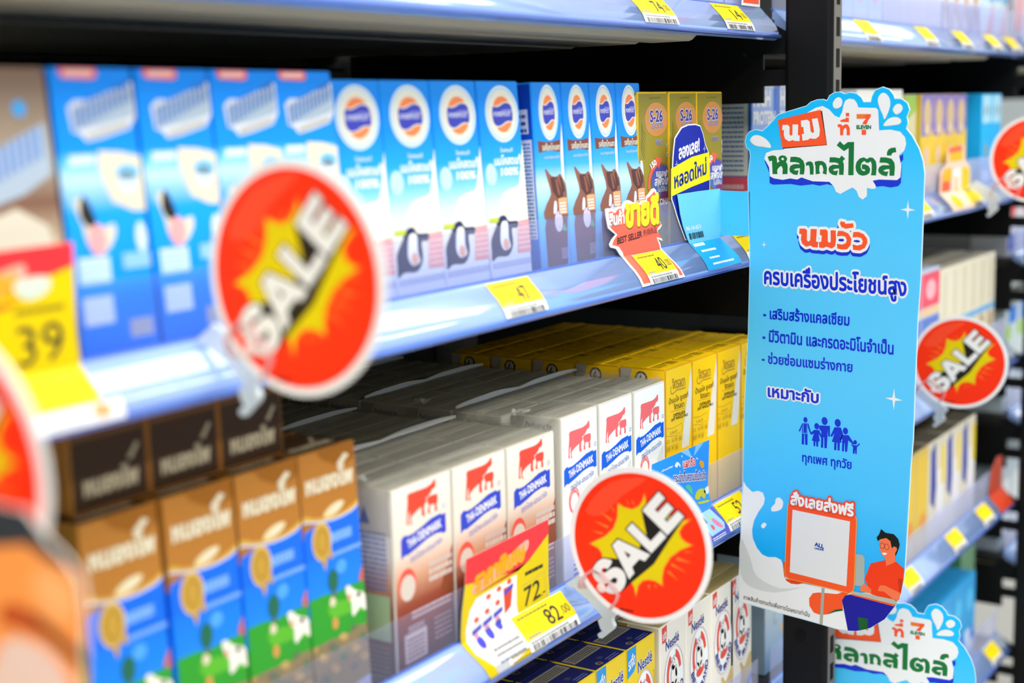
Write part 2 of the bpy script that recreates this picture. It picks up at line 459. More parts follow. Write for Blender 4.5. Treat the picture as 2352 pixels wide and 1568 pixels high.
ORD = ['first', 'second', 'third', 'fourth', 'fifth', 'sixth', 'seventh', 'eighth', 'ninth']

# --- yellow cartons with a white diagonal stripe
GREY = mat('#8f8d80', 0.5); INK = mat('#4a3a12', 0.5); YEL = mat('#ffcf0a', 0.4); YELD = mat('#d29a00', 0.45); CREAM = mat('#e9e6dc', 0.4)
a = Art()
a.p(CREAM, [(45.3,127.1),(46.5,106.6),(43.9,85.1),(40.0,62.7),(27.0,62.6),(31.2,82.1),(37.5,102.8)], 1)
BR = mat('#b08a2a', 0.5)
a.band(BR, [(9.6,116.4),(8.4,113.4),(9.5,110.5),(13.0,110.2),(19.4,112.0),(25.8,111.4),(34.1,111.3)], 0.9, 2).tq(BR, 'จิตรลดา', [(11.9,113.8),(34.1,112.9),(10.9,122.0)], 2, 0.02)
a.tq(INK, 'น้ำนมโค ยูเอชที', [(5.4,101.1),(39.3,101.3),(5.2,107.6)], 2, 0.005).tq(INK, 'จิตรลดา', [(14.2,97.0),(32.3,96.1),(13.6,101.5)], 2, 0.005)
a.band(BR, [(8.7,96.3),(33.2,94.5)], 0.3, 2)
a.tq(mat('#2c2208', 0.5), 'CHITRALADA', [(12.6,90.9),(33.4,90.5),(12.5,93.6)], 2, 0.02).tq(mat('#2c2208', 0.5), 'UHT WHOLE MILK', [(9.1,88.2),(38.5,87.6),(8.9,90.5)], 2, 0.02)
a.band(BR, [(-2.0,84.1),(13.1,82.4),(27.1,83.7),(28.8,80.4),(27.0,76.9),(14.1,75.7),(-1.9,78.0)], 0.3, 2).tq(BR, 'UHT', [(7.2,78.0),(20.0,77.3),(7.0,80.4)], 2, 0.0)
for (x, y) in ((150, 1270), (230, 1240), (280, 1215), (340, 1185), (145, 1390), (230, 1340), (290, 1320), (345, 1290)): pass
for q in ([(-0.3,71.7),(6.0,74.2)], [(10.0,71.2),(13.5,74.0)], [(15.2,71.2),(19.9,74.5)], [(22.2,70.3),(27.0,74.2)], [(-1.0,64.9),(7.1,69.1)], [(9.9,65.2),(13.4,68.8)], [(15.7,64.0),(20.4,68.5)]):
    x0, y0 = q[0]; x1, y1 = q[1]
    a.band(BR, [(x0, y0), (x1, y0), (x1, y1), (x0, y1), (x0, y0)], 0.3, 2); a.lines(BR, x0+0.5, y0+0.8, x1-0.3, y1-0.8, 3, 2, int(x0*7))
yw, yd, yh = 0.0462, 0.0405, 0.131
clip_art(a, 46.2, 131)
la = Art(); la.e(mat('#15130c', 0.5), 19, 123, 5.6, 5.6, 1).e(mat('#d8d2b8', 0.5), 19, 123, 3.9, 3.9, 2).p(mat('#15130c', 0.5), [(16.2, 121.2), (19.4, 126.6), (19.4, 123.4), (22.2, 120.8), (18, 119.9)], 3)
la.e(mat('#d8d2b8', 0.5), 19.6, 122.2, 1.3, 1.3, 4).e(mat('#15130c', 0.5), 19.6, 122.2, 0.65, 0.65, 5).arc(mat('#d8d2b8', 0.5), 'PROTECTS', 19, 123, 4.2, 4.2, 160, 20, 1.1, 2, 0.01)
ta = Art()
for k in range(4): ta.band(INK, [(4, 9+k*3), (20 + 3*k, 9+k*3)], 0.9, 1)
ta.lines(mat('#1b1b1b', 0.5), 26, 8, 38, 20, 5, 1, 5)
c = carton('milk_carton', yw, yd, yh, [YELD, YEL, YEL, YEL, YEL, YEL], a, la, ta)
top_seam(c, yw, yd, yh, YEL, 0.5); ears(c, yw, yd, yh, mat('#b9b6a8', 0.5))
n = 0
for j in range(5):
    for i in range(4):
        row = 'front row' if j == 0 else ORD[j] + ' row back'
        lab = 'yellow milk carton with white stripe, %s, %s from left in its block' % (row, ORD[i])
        loc = (0.9742 + i*0.0470, 0.024 + j*0.0413, 0.869)
        if n == 0: c.location = loc; tag(c, lab, 'milk carton', 'yellow milk cartons')
        else: copy_thing(c, loc, None, lab)
        n += 1

# --- dairy cartons with the red cow and calf
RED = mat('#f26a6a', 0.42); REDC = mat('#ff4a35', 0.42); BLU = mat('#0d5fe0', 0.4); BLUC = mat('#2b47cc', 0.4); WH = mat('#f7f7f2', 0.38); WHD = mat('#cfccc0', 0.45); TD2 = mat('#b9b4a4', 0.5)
def cow_art(red, blue, ink):
    a = Art()
    a.p(red, [(9.4,93.0),(10.1,100.3),(11.1,106.8),(10.8,110.0),(12.2,111.3),(21.0,111.2),(29.7,111.1),(34.1,111.9),(36.4,113.1),(37.5,113.9),(37.0,114.7),(38.4,113.8),(39.5,113.8),(39.0,112.5),(39.4,110.4),(37.9,108.6),(35.8,108.7),(34.0,106.7),(31.2,105.1),(29.0,104.5),(29.3,101.8),(27.5,101.1),(27.0,97.5),(27.7,94.0),(24.5,94.4),(24.3,98.1),(24.6,100.4),(19.7,99.0),(16.6,97.7),(14.3,96.6),(13.7,94.4),(14.8,91.9),(12.9,92.3),(12.6,97.2),(13.1,100.8),(11.6,99.0),(11.0,95.5),(11.4,92.3)])
    a.p(red, [(29.6,103.3),(31.2,104.8),(35.1,105.0),(40.4,104.7),(40.9,102.8),(40.5,99.7),(39.4,98.6),(40.0,96.6),(39.8,94.1),(37.1,94.5),(37.7,96.5),(37.4,98.9),(33.3,99.5),(32.5,97.5),(32.9,94.3),(30.3,94.7),(30.7,97.1),(31.7,99.0),(30.6,101.6)])
    a.p(blue, [(3.3,85.1),(6.0,86.9),(8.7,86.9),(8.7,86.1),(15.1,86.3),(23.8,88.2),(33.7,91.0),(43.2,91.7),(43.9,90.5),(48.2,90.9),(48.3,79.0),(44.6,78.4),(44.4,79.5),(37.9,80.3),(29.0,79.3),(19.2,76.6),(11.1,74.7),(8.4,74.2),(8.2,75.0),(5.2,74.4),(3.0,73.0)], 1)
    a.tq(mat('#ffffff', 0.4), 'THAI-', [(10.1,78.0),(19.3,80.0),(9.1,83.2)], 2, 0.028).tq(mat('#ffffff', 0.4), 'DENMARK', [(20.3,80.3),(43.6,83.2),(19.6,85.5)], 2, 0.028)
    a.tq(ink, 'ตราไทย-เดนมาร์ค', [(12.0,68.8),(43.9,73.2),(11.4,73.6)], 2, 0.0)
    a.ring(ink, *([(46.6,95.6)][0]), 1.5, 1.5, 0.35, 2)
    return a
a = cow_art(RED, BLU, mat('#3c6fc0', 0.5))
pk = mat('#ef8080', 0.45)
cx, cy = [(16.4,61.0)][0]
a.e(pk, cx, cy, 7.5, 9.5, 1).e(WH, cx, cy - 1, 5, 6.5, 2).arc(WH, 'UHT MILK', cx, cy, 5.4, 7.2, 150, 30, 1.6, 2, 0.0)
a.p(mat('#e3e6e2', 0.4), [(36.5,63.4),(47.3,73.9),(47.5,55.6),(38.5,52.3)], 1)
a.lines(mat('#7d97c9', 0.5), 14, 6, 44, 24, 5, 1, 8)
clip_art(a, 50.7, 123)
side = Art().lines(mat('#6c86c4', 0.5), 5, 12, 36, 96, 26, 1, 4, 0.45).p(mat('#4a6fd0', 0.5), [(14, 100), (20, 112), (26, 100)], 1)
pk_side = Art().tq(mat('#2b3580', 0.5), 'Packaging by', [(12, 113.6), (33, 113.6), (12, 118.3)], 1, 0.012).e(mat('#2b3580', 0.5), 24, 107.5, 3.2, 2.2, 1)
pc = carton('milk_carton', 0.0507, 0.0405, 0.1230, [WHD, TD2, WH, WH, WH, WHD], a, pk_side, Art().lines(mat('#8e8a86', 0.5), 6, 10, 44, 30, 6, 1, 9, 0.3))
seamw = mat('#c3beb0', 0.5)
top_seam(pc, 0.0507, 0.0405, 0.1230, seamw); ears(pc, 0.0507, 0.0405, 0.1230, mat('#a8a294', 0.5))
# chocolate version
CHOC = grad('chocolate_panel', [(0, '#4a1410'), (22, '#6b241a'), (44, '#9c4a30'), (60, '#d7a181'), (76, '#efe0d0'), (122, '#f6f3ea')])
b = cow_art(REDC, BLUC, mat('#7a86d8', 0.5)).shift(4.6)
BRN = mat('#8f4a2c', 0.45); PALE = mat('#d9c6bd', 0.45)
b.p(BRN, [(62.1,69.8),(65.2,62.2),(63.9,38.1),(44.9,43.8),(49.6,53.3)], 1)
b.e(mat('#ef5a48', 0.45), 12.5, 56.5, 8.6, 10, 1).e(mat('#d9cfc2', 0.45), 12.8, 54.5, 7.2, 8, 2)
b.lines(PALE, 34, 52, 58, 66, 3, 2, 11, 0.7).lines(PALE, 16, 34, 56, 40, 2, 1, 12, 0.5)
b.r(PALE, 8, 8, 30, 26, 1).lines(mat('#8b6a66', 0.5), 10, 10, 28, 24, 5, 2, 13).lines(PALE, 12, 27, 28, 31, 2, 1, 14).lines(mat('#a58a86', 0.5), 38, 14, 56, 30, 5, 1, 15)
clip_art(b, 59.5, 116.5)
bside = Art().lines(mat('#5f7fc0', 0.5), 5, 55, 36, 92, 12, 1, 4, 0.5).p(mat('#3b5fc8', 0.5), [(16, 95), (20, 106), (24, 95)], 1).r(mat('#b7cfa0', 0.5), 4, 24, 37, 52, 1).lines(mat('#7d6a60', 0.5), 5, 4, 36, 22, 6, 1, 6)
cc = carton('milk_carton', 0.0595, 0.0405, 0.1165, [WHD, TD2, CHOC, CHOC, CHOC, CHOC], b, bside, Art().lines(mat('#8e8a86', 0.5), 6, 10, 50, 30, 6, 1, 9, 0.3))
top_seam(cc, 0.0595, 0.0405, 0.1165, seamw); ears(cc, 0.0595, 0.0405, 0.1165, mat('#a8a294', 0.5))
n = m_ = 0
for j in range(8):
    y = 0.024 + j*0.0413 + (j//2)*0.0012
    row = 'front row' if j == 0 else ORD[j] + ' row back'
    for i in range(3):
        lab = 'white red-cow milk carton, %s, %s from left, next to the yellow cartons' % (row, ORD[i])
        loc = ((0.8170, 0.8695, 0.9222)[i] - (0.0125 if j >= 1 else 0.0), y, 0.869)
        if n == 0: pc.location = loc; tag(pc, lab, 'milk carton', 'white cow milk cartons')
        else: copy_thing(pc, loc, None, lab)
        n += 1
        lab = 'white and brown red-cow carton, %s, %s from left, next to orange cartons' % (row, ORD[i])
        loc = (0.6275 + i*0.0607 - (0.012 if j >= 2 else 0.0), y, 0.869)
        if m_ == 0: cc.location = loc; tag(cc, lab, 'milk carton', 'chocolate cow milk cartons')
        else: copy_thing(cc, loc, None, lab)
        m_ += 1
# crinkled clear film over the packs, with a white weld strip along each back edge
FILM = clear('shrink_film', '#ecece8', 0.22, 0.10, '#dcdcd4', 1.0); WELD = mat('#fbfbf8', 0.3)
def film(name, x0, x1, y0, y1, z, label, seed):
    R = random.Random(seed); nx, ny = 26, 14
    root = tag(empty(name, (x0, y0, z)), label, 'plastic film', 'shrink film over milk packs')
    bm = bmesh.new(); g = []
    ph = [R.uniform(0, 6.28) for _ in range(4)]
    for j in range(ny+1):
        r = []
        for i in range(nx+1):
            u, v = i/nx, j/ny; x, y = u*(x1-x0), v*(y1-y0)
            zz = 0.0018 + 0.0006*math.sin(9*v*3 + 4*u + ph[0]) + 0.0006*math.sin(31*v + 2*u + ph[1]) + R.uniform(0, 0.0005)
            if u < 0.04: zz *= 0.9; x -= 0.001
            r.append(bm.verts.new((x, y, zz)))
        g.append(r)
    for j in range(ny):
        for i in range(nx):
            f = bm.faces.new([g[j][i], g[j][i+1], g[j+1][i+1], g[j+1][i]]); f.smooth = True
    # drape down over the left end of the pack
    prev = [g[j][0] for j in range(ny+1)]
    for k in range(1, 5):
        cur = [bm.verts.new((-0.0016 - R.uniform(0, 0.0008), g[j][0].co.y, -0.007*k + R.uniform(-0.001, 0.001))) for j in range(ny+1)]
        for j in range(ny):
            f = bm.faces.new([prev[j], prev[j+1], cur[j+1], cur[j]]); f.smooth = True
        prev = cur
    finish('sheet', bm, [FILM], root)
    bm = bmesh.new(); pts = []
    for i in range(21):
        u = i/20; pts.append((u*(x1-x0), (y1-y0) - 0.003 + 0.0003*math.sin(7*u + ph[2]), 0.0028 + 0.0002*math.sin(23*u)))
    prev = None
    for i, p in enumerate(pts):
        wd = 0.0006 + 0.0019*abs(math.sin(math.pi*(i % 10)/10.0))
        cur = [bm.verts.new((p[0], p[1], p[2] - 0.0012)), bm.verts.new((p[0], p[1] + wd*0.3, p[2] + wd))]
        if prev: bm.faces.new([prev[0], cur[0], cur[1], prev[1]])
        prev = cur
    r = bmesh.ops.extrude_face_region(bm, geom=bm.faces[:])
    for q in r['geom']:
        if isinstance(q, bmesh.types.BMVert): q.co.y += 0.0012
    bmesh.ops.recalc_face_normals(bm, faces=bm.faces[:])
    finish('weld_strip', bm, [WELD], root)
    # crumpled tail at the left end
    bm = bmesh.new()
    for k in range(9):
        c0 = Vector((-0.003 + R.uniform(-0.002, 0.003), 0.018 + k*0.0016, 0.0015 + R.uniform(0, 0.003)))
        V = [bm.verts.new(c0 + Vector((R.uniform(-0.004, 0.004), R.uniform(-0.003, 0.003), R.uniform(0.0, 0.004)))) for _ in range(4)]
        for t3 in ((0, 1, 2), (0, 2, 3), (1, 2, 3)): bm.faces.new([V[q] for q in t3])
    finish('crumpled_end', bm, [clear('film_crumple', '#f2f2f0', 0.4, 0.2, '#e8e8e2')], root)
    return root
for j, wd in enumerate(('front pack', 'second pack back', 'third pack back', 'fourth pack back')):
    y0 = 0.0245 + j*0.0838
    dx = 0.0125 if j else 0.0
    film('shrink_film', 0.8052 if j == 0 else 0.8050, 0.9600 if j else 0.9725, y0, y0 + 0.0815, 0.9922, 'clear wrinkled film over the white cow milk cartons, ' + wd, 11 + j)
    film('shrink_film', 0.6285 - (0.012 if j else 0), 0.8085 - (0.013 if j else 0), y0, y0 + 0.0815, 0.9858, 'clear wrinkled film over the chocolate cow milk cartons, ' + wd, 31 + j)

# --- blue cartons with an oval emblem (plain milk)
LEAN = math.atan(0.07)
FB = '#0a8ff2'
FGR = grad('plain_milk_panel', [(0, '#cfe0f6'), (18, '#e3edf6'), (34, '#e9e7dc'), (52, '#d3ebf7'), (66, '#7fd0fb'), (80, '#19a4f7'), (100, '#0a90f4'), (131, '#0a8cf0')])
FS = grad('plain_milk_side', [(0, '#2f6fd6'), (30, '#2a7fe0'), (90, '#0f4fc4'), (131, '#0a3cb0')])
PAL = mat('#e9e6d6', 0.38); OR = mat('#f58a52', 0.42); NV = mat('#3f46b8', 0.4); CY = mat('#9fd0ec', 0.4); W2 = mat('#f4f8fa', 0.4); OVC = mat('#dce8ec', 0.4)
def oval(a, q, lv=1):
    """oval emblem; q: left, right, top, bottom points"""
    (x0, _), (x1, _), (_, y1), (_, y0) = q
    cx, cy, rx, ry = (x0+x1)/2, (y0+y1)/2, (x1-x0)/2, (y1-y0)/2
    a.e(OVC, cx, cy, rx, ry, lv, n=40).ring(CY, cx, cy, rx*0.9, ry*0.92, 0.6, lv+1).e(PAL, cx, cy, rx*0.78, ry*0.82, lv+1, n=36)
    K = lambda pts: [(cx + p[0]*rx, cy + p[1]*ry) for p in pts]
    a.p(NV, K([(-.60,.10),(-.54,.27),(-.36,.24),(-.12,.28),(.12,.37),(.36,.38),(.54,.30),(.62,.12),(.62,-.14),(.56,-.27),(.36,-.25),(.12,-.30),(-.12,-.40),(-.36,-.42),(-.52,-.34),(-.60,-.16)]), lv+2, 2)
    a.p(OR, K([(-.50,.30),(-.42,.45),(-.22,.58),(.04,.62),(.28,.55),(.40,.44),(.14,.42),(-.14,.33),(-.34,.29)]), lv+2, 2)
    a.p(OR, K([(.52,-.31),(.44,-.46),(.24,-.60),(-.02,-.65),(-.26,-.58),(-.38,-.48),(-.12,-.45),(.14,-.35),(.36,-.30)]), lv+2, 2)
    a.p(mat('#7f86d6', 0.4), K([(-.58,.0),(-.3,.04),(.1,.16),(.6,.16),(.6,.08),(.2,.09),(-.2,.02),(-.58,-.05)]), lv+2.5)
    a.t(mat('#cfd4f2', 0.4), 'FOREMOST', cx-0.52*rx, cy-0.08*ry, 1.04*rx, 0.15*ry, lv+3, 0.03)
a = Art()
oval(a, [(7.6,109.2),(45.4,108.6),(29.4,126.7),(26.1,90.6)])
a.tq(W2, 'โคสดแท้', [(20.8,84.5),(34.9,84.3),(21.2,87.2)], 1, 0.01).tq(W2, 'นมโคสดแท้', [(13.0,76.4),(43.6,76.3),(13.6,82.5)], 1, 0.03).tq(W2, '100%', [(20.0,69.6),(39.5,69.4),(20.4,74.2)], 1, 0.04)
a.p(mat('#f3f1e6', 0.4), [(51.5,97.7),(50.5,76.0),(51.9,56.6),(50.9,38.1),(16.3,40.8),(15.9,52.3),(20.8,58.5),(31.4,61.2),(39.3,63.2),(43.6,76.3)], 1, 2)
a.e(mat('#bfe6fb', 0.4), *([(8.5,70.6)][0]), 6, 7, 1)
a.p(mat('#f2a8a2', 0.42), [(34.9,39.3),(51.5,39.9),(51.9,18.5),(31.3,18.8)], 2).lines(mat('#f9d5cf', 0.42), *([(33.1,21.1)][0]), *([(51.6,37.2)][0]), 5, 3, 6)
BK = mat('#2f3558', 0.45)
a.p(BK, [(2.2,29.7),(8.5,37.3),(11.2,41.2),(15.4,44.1),(20.5,43.7),(23.7,40.2),(34.1,39.4),(32.7,35.3),(26.6,35.0),(26.6,25.0),(20.3,18.2),(7.8,18.6),(1.6,16.0),(1.6,22.5)], 2, 3)
a.p(W2, [(15.5,40.0),(22.1,39.5),(22.0,29.6),(23.4,23.7),(16.4,21.9),(12.6,26.3),(12.9,32.9)], 3, 3).e(mat('#eab59a', 0.42), *([(18.5,25.8)][0]), 3.4, 3.6, 4).p(mat('#c8d832', 0.42), [(1.9,43.4),(12.6,43.1),(11.8,40.3),(1.5,40.7)], 3)
a.lines(mat('#8fa4dc', 0.42), *([(1.6,11.1)][0]), *([(50.6,15.2)][0]), 4, 1, 7)
fw, fd, fh = 0.0475, 0.038, 0.1295
clip_art(a, 47.5, 129.5)
fside = Art().r(mat('#d7dff2', 0.4), 12, 96, 34, 112, 1).r(mat('#d7dff2', 0.4), 10, 26, 36, 92, 1).lines(mat('#5d74b0', 0.5), 11, 27, 35, 91, 26, 2, 21, 0.45).lines(mat('#33488c', 0.5), 13, 97, 33, 111, 3, 2, 22)
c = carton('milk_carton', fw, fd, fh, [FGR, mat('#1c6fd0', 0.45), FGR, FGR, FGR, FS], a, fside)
top_seam(c, fw, fd, fh, mat('#2f80d8', 0.45)); ears(c, fw, fd, fh, mat('#7a2a1e', 0.5))
def row_of(c, xs, y, z, labels, group, lean=LEAN, dep=0.04, back=4, pitch=0.0385, backlab=None):
    r = (-lean, 0, 0) if lean else (0, 0, 0); zz = z + (dep*math.sin(lean) if lean else 0.0) + 0.0002
    for i, (x, lab) in enumerate(zip(xs, labels)):
        if i == 0: c.location = (x, y, zz); c.rotation_euler = r; tag(c, lab, 'milk carton', group)
        else: copy_thing(c, (x, y, zz), r, lab)
    for j in range(1, back):
        for i, x in enumerate(xs):
            copy_thing(c, (x, y + j*(pitch + 0.0008), zz), r, '%s, %s row behind' % (labels[i], ORD[j-1]) if j > 1 else labels[i] + ', row directly behind')
row_of(c, (0.5965, 0.6445, 0.6928, 0.7416), 0.0255, 1.089,
       ['blue-white carton with oval emblem and cow, %s from left' % s for s in ORD[:4]], 'plain oval emblem milk cartons', LEAN, fd, 2)

# --- blue cartons with a brown chocolate splash
CB = grad('choc_milk_panel', [(0, '#5aa3e6'), (40, '#6fc4f6'), (62, '#c9e9fb'), (74, '#3fb3f7'), (90, '#0f93f2'), (131, '#0a88ee')])
a = Art()
oval(a, [(8.9,109.0),(37.0,108.6),(24.7,128.0),(21.5,91.0)])
CH = mat('#7b4638', 0.42); CH2 = mat('#5e3a35', 0.42); CHL = mat('#93604e', 0.42)
a.p(CH, [(4.6,91.2),(11.6,90.3),(24.5,89.8),(37.7,91.2),(36.9,81.7),(36.7,82.8),(20.4,84.5),(5.2,82.9)], 1)
a.tq(PAL, 'รสช็อกโกแลต', [(10.4,84.4),(36.1,84.3),(10.6,89.1)], 2, 0.02).tq(mat('#cdd5e2', 0.42), 'นมปรุงแต่ง', [(12.7,78.2),(35.2,78.1),(12.6,81.1)], 1, 0.01)
a.p(mat('#f1ece0', 0.4), [(41.1,102.4),(41.5,89.4),(40.3,56.2),(38.4,51.9),(37.1,68.6),(37.1,82.6)], 1)
a.p(CHL, [(12.3,71.7),(15.5,71.4),(21.1,67.3),(29.2,66.4),(34.2,68.1),(38.2,65.1),(44.5,55.9),(45.6,38.2),(7.7,38.5),(11.7,48.5),(19.2,54.9),(16.0,63.7)], 1, 2)
a.p(CH2, [(19.6,66.0),(29.2,66.4),(37.6,53.3),(29.4,51.2),(22.0,56.9)], 2).p(CHL, [(26.0,64.7),(29.0,64.9),(32.7,54.5),(29.7,53.3)], 3).p(CH2, [(33.4,66.2),(36.6,65.2),(39.8,56.2),(36.7,54.7)], 2)
a.p(W2, [(23.4,49.8),(26.6,49.2),(26.0,43.1),(21.3,41.7)], 2, 2).r(mat('#f3b27c', 0.42), *([(29.5,40.7)][0]), *([(42.1,51.7)][0]), 2).lines(W2, *([(30.8,41.5)][0]), *([(40.5,49.6)][0]), 4, 3, 9)
a.p(mat('#6a4a60', 0.42), [(10.2,39.1),(41.8,38.5),(38.4,5.1),(8.5,6.5),(7.6,32.5)], 1).p(mat('#4fae7a', 0.42), [(32.1,30.4),(36.1,34.5),(39.7,29.8),(36.9,28.7)], 3).lines(mat('#b8aed2', 0.42), *([(29.9,10.4)][0]), *([(40.4,18.2)][0]), 7, 2, 10)
a.e(mat('#d8cdea', 0.42), *([(28.2,36.0)][0]), 6, 7, 2)
gw, gd, gh = 0.0372, 0.038, 0.1295
def squeeze(a, kx):
    for (m, P, x, l, lv) in a.items:
        for L in ([P] if (x is None or l is not None) else [P, x]):
            for i, p in enumerate(L): L[i] = (p[0]*kx, p[1])
    return a
squeeze(a, 0.86); clip_art(a, 37.2, 129.5)
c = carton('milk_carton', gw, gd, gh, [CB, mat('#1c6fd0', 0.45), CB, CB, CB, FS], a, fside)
top_seam(c, gw, gd, gh, mat('#2f80d8', 0.45)); ears(c, gw, gd, gh, mat('#7a2a1e', 0.5))
xs = (0.8015, 0.8392, 0.8768, 0.9085)
row_of(c, (0.8015, 0.8392, 0.8769, 0.9146), 0.0255, 1.089, ['blue-brown chocolate carton with oval emblem, %s from left' % s for s in ORD[:4]], 'chocolate oval emblem milk cartons', math.atan(0.05), gd, 2)
c.location.x = 0.8012

# --- gold cartons
GLD = grad('gold_panel', [(0, '#8f8630'), (40, '#a19634'), (90, '#968b32'), (124, '#857c2c')], rough=0.32); GLS = mat('#e0b61c', 0.35); GLT = mat('#6f6a22', 0.4)
a = Art(); CO = mat('#c58a4a', 0.32, spec=0.6); PU = mat('#3a3a92', 0.4); LV_ = mat('#dadbe6', 0.4)
q = [(10.6,103.9),(48.0,103.3),(29.3,116.7),(28.8,91.2)]
a.e(CO, (q[0][0]+q[1][0])/2, (q[2][1]+q[3][1])/2, (q[1][0]-q[0][0])/2, (q[2][1]-q[3][1])/2, 1, n=40)
for k in range(7):
    a.band(mat('#4c4a20', 0.5), [(4.5 + k*0.25 + 1.6*t*t*4, 84.5 + k*3 - 10*t) for t in (0.0, 0.25, 0.5, 0.75, 1.0)], 0.3, 1)
Q = [(19.3,102.1),(39.2,102.3),(19.2,110.6)]
a.tq(LV_, 'S-26', Q, 2, 0.075).tq(PU, 'S-26', Q, 3, 0.03)
Q = [(21.3,97.0),(39.6,97.4),(21.4,101.1)]
a.tq(LV_, 'GOLD', Q, 2, 0.04).tq(PU, 'GOLD', Q, 3, 0.0)
Q = [(27.6,84.3),(39.8,84.5),(27.6,88.2)]
a.tq(LV_, 'PRO', Q, 2, 0.04).tq(PU, 'PRO', Q, 3, 0.0)
Q = [(46.7,75.8),(52.1,75.8),(46.8,84.6)]
a.tq(LV_, '3', Q, 2, 0.08).tq(mat('#6a6a9e', 0.4), '3', Q, 3, 0.03)
a.tq(mat('#77701f', 0.4), 'Wyeth Nutrition', [(17.7,118.8),(35.9,119.4),(17.8,120.6)], 1, 0.0)
q = [(20.7,58.4),(52.2,56.7),(36.5,69.7),(36.1,45.3)]
a.e(mat('#8d7a2c', 0.4), (q[0][0]+q[1][0])/2, (q[2][1]+q[3][1])/2, (q[1][0]-q[0][0])/2 + 1.6, (q[2][1]-q[3][1])/2 + 1.6, 1, n=36)
a.e(grad('gold_badge', [(35, '#4f9ad8'), (60, '#5a5fc0'), (75, '#4a4ab0')]), (q[0][0]+q[1][0])/2, (q[2][1]+q[3][1])/2, (q[1][0]-q[0][0])/2, (q[2][1]-q[3][1])/2, 2, n=36)
a.tq(W2, 'แอลฟา', [(28.5,60.8),(48.4,60.5),(28.2,65.8)], 3, 0.035).tq(W2, 'สฟิงโก', [(25.5,54.0),(49.3,54.3),(25.4,61.2)], 3, 0.035).tq(W2, 'ไมอีลิน', [(30.3,49.0),(45.3,49.0),(29.9,53.7)], 3, 0.01)
a.p(mat('#ef6a52', 0.42), [(26.0,75.9),(37.5,74.5),(32.8,66.6),(30.3,68.9),(22.5,64.7),(18.3,58.9),(16.9,50.7),(14.2,52.3),(15.5,61.3),(20.1,67.8),(27.5,72.0)], 3)
a.tq(W2, '150', [(20.9,67.0),(29.1,70.4),(17.8,70.6)], 4, 0.05)
a.e(mat('#8a3f7a', 0.42), *([(41.8,41.5)][0]), 8, 9, 3).tq(W2, 'DHA', [(34.3,39.1),(49.4,39.1),(34.0,43.5)], 4, 0.05).tq(W2, 'B', [(50.3,44.7),(52.9,44.7),(50.4,47.1)], 4, 0.04)
a.e(mat('#4a7fe0', 0.4), *([(43.4,35.2)][0]), 7, 6, 2).lines(mat('#c5d2d8', 0.4), *([(43.0,15.1)][0]), *([(61.0,19.9)][0]), 5, 2, 17)
jw, jd, jh = 0.0480, 0.036, 0.1245
clip_art(a, 48.0, 124.5)
jside = Art().lines(mat('#3f3c16', 0.5), 8, 20, 30, 78, 24, 1, 31, 0.45).p(mat('#43602a', 0.5), [(20, 96), (35, 124), (4, 124)], 1)
c = carton('milk_carton', jw, jd, jh, [GLS, GLT, GLD, GLS, GLS, GLS], a, jside)
top_seam(c, jw, jd, jh, mat('#9a8a2a', 0.4)); ears(c, jw, jd, jh, mat('#8a7f34', 0.5))
row_of(c, (0.9430, 0.9935, 1.0415), 0.0290, 1.089, ['gold milk carton with round copper badge, %s from left' % s for s in ORD[:3]], 'gold milk cartons', 0, jd, 2, 0.0365)

# --- plain blue cartons near the left end
UB = grad('blue_carton_panel', [(0, '#0a78f0'), (30, '#0a92f6'), (70, '#12a4fb'), (85, '#bfe6fb'), (92, '#5cc4fb'), (97, '#0a92fa'), (134, '#0a8af4')])
a = Art(); PL = mat('#a9bccd', 0.42); PLD = mat('#4a78c0', 0.42); LC = mat('#d3e9f8', 0.42); BG = mat('#ddd9c6', 0.42)
a.p(mat('#d8dde6', 0.42), [(7.8,116.2),(11.9,119.3),(20.1,119.3),(23.6,120.5),(34.2,123.8),(40.4,124.4),(44.3,127.1),(47.8,127.1),(45.9,111.6),(41.6,106.3),(26.0,102.7),(16.5,101.1),(13.3,104.4),(9.1,105.8)], 1)
a.p(PL, [(9.7,115.5),(23.3,118.6),(33.9,121.8),(41.9,123.1),(45.6,124.4),(44.7,112.3),(26.8,108.0),(10.8,106.4)], 2)
R = random.Random(5)
q0, q1 = [(10.1,107.1),(45.0,120.3)]
for k in range(11):
    x = q0[0] + (q1[0]-q0[0])*k/11; yb = q0[1] + (q1[1]-q0[1])*k/11 - 6; a.p(PLD, [(x, yb+5), (x+1.6, yb+5.3), (x+1.9, yb+15+R.uniform(-1, 2)), (x+0.3, yb+14)], 3)
a.band(mat('#b8b6ae', 0.42), [(16.8,103.0),(28.0,105.3),(41.5,108.3)], 2.4, 2)
a.p(mat('#f2564a', 0.42), [(5.3,133.7),(25.6,133.9),(26.2,129.7),(23.1,128.4),(6.9,129.0),(5.2,130.9)], 1).r(mat('#f3c3bb', 0.42), *([(7.5,129.9)][0]), *([(23.7,132.6)][0]), 2)
a.p(LC, [(5.5,95.3),(20.6,95.3),(19.2,91.1),(4.8,90.8)], 1)
a.p(BG, [(22.1,96.9),(47.2,93.6),(49.5,91.1),(45.7,68.7),(30.0,72.6),(26.8,74.1),(22.4,84.4)], 2, 2).e(mat('#6fc3ee', 0.42), *([(37.3,86.6)][0]), 6.5, 3.5, 3).e(LC, *([(36.8,82.9)][0]), 5, 5, 3)
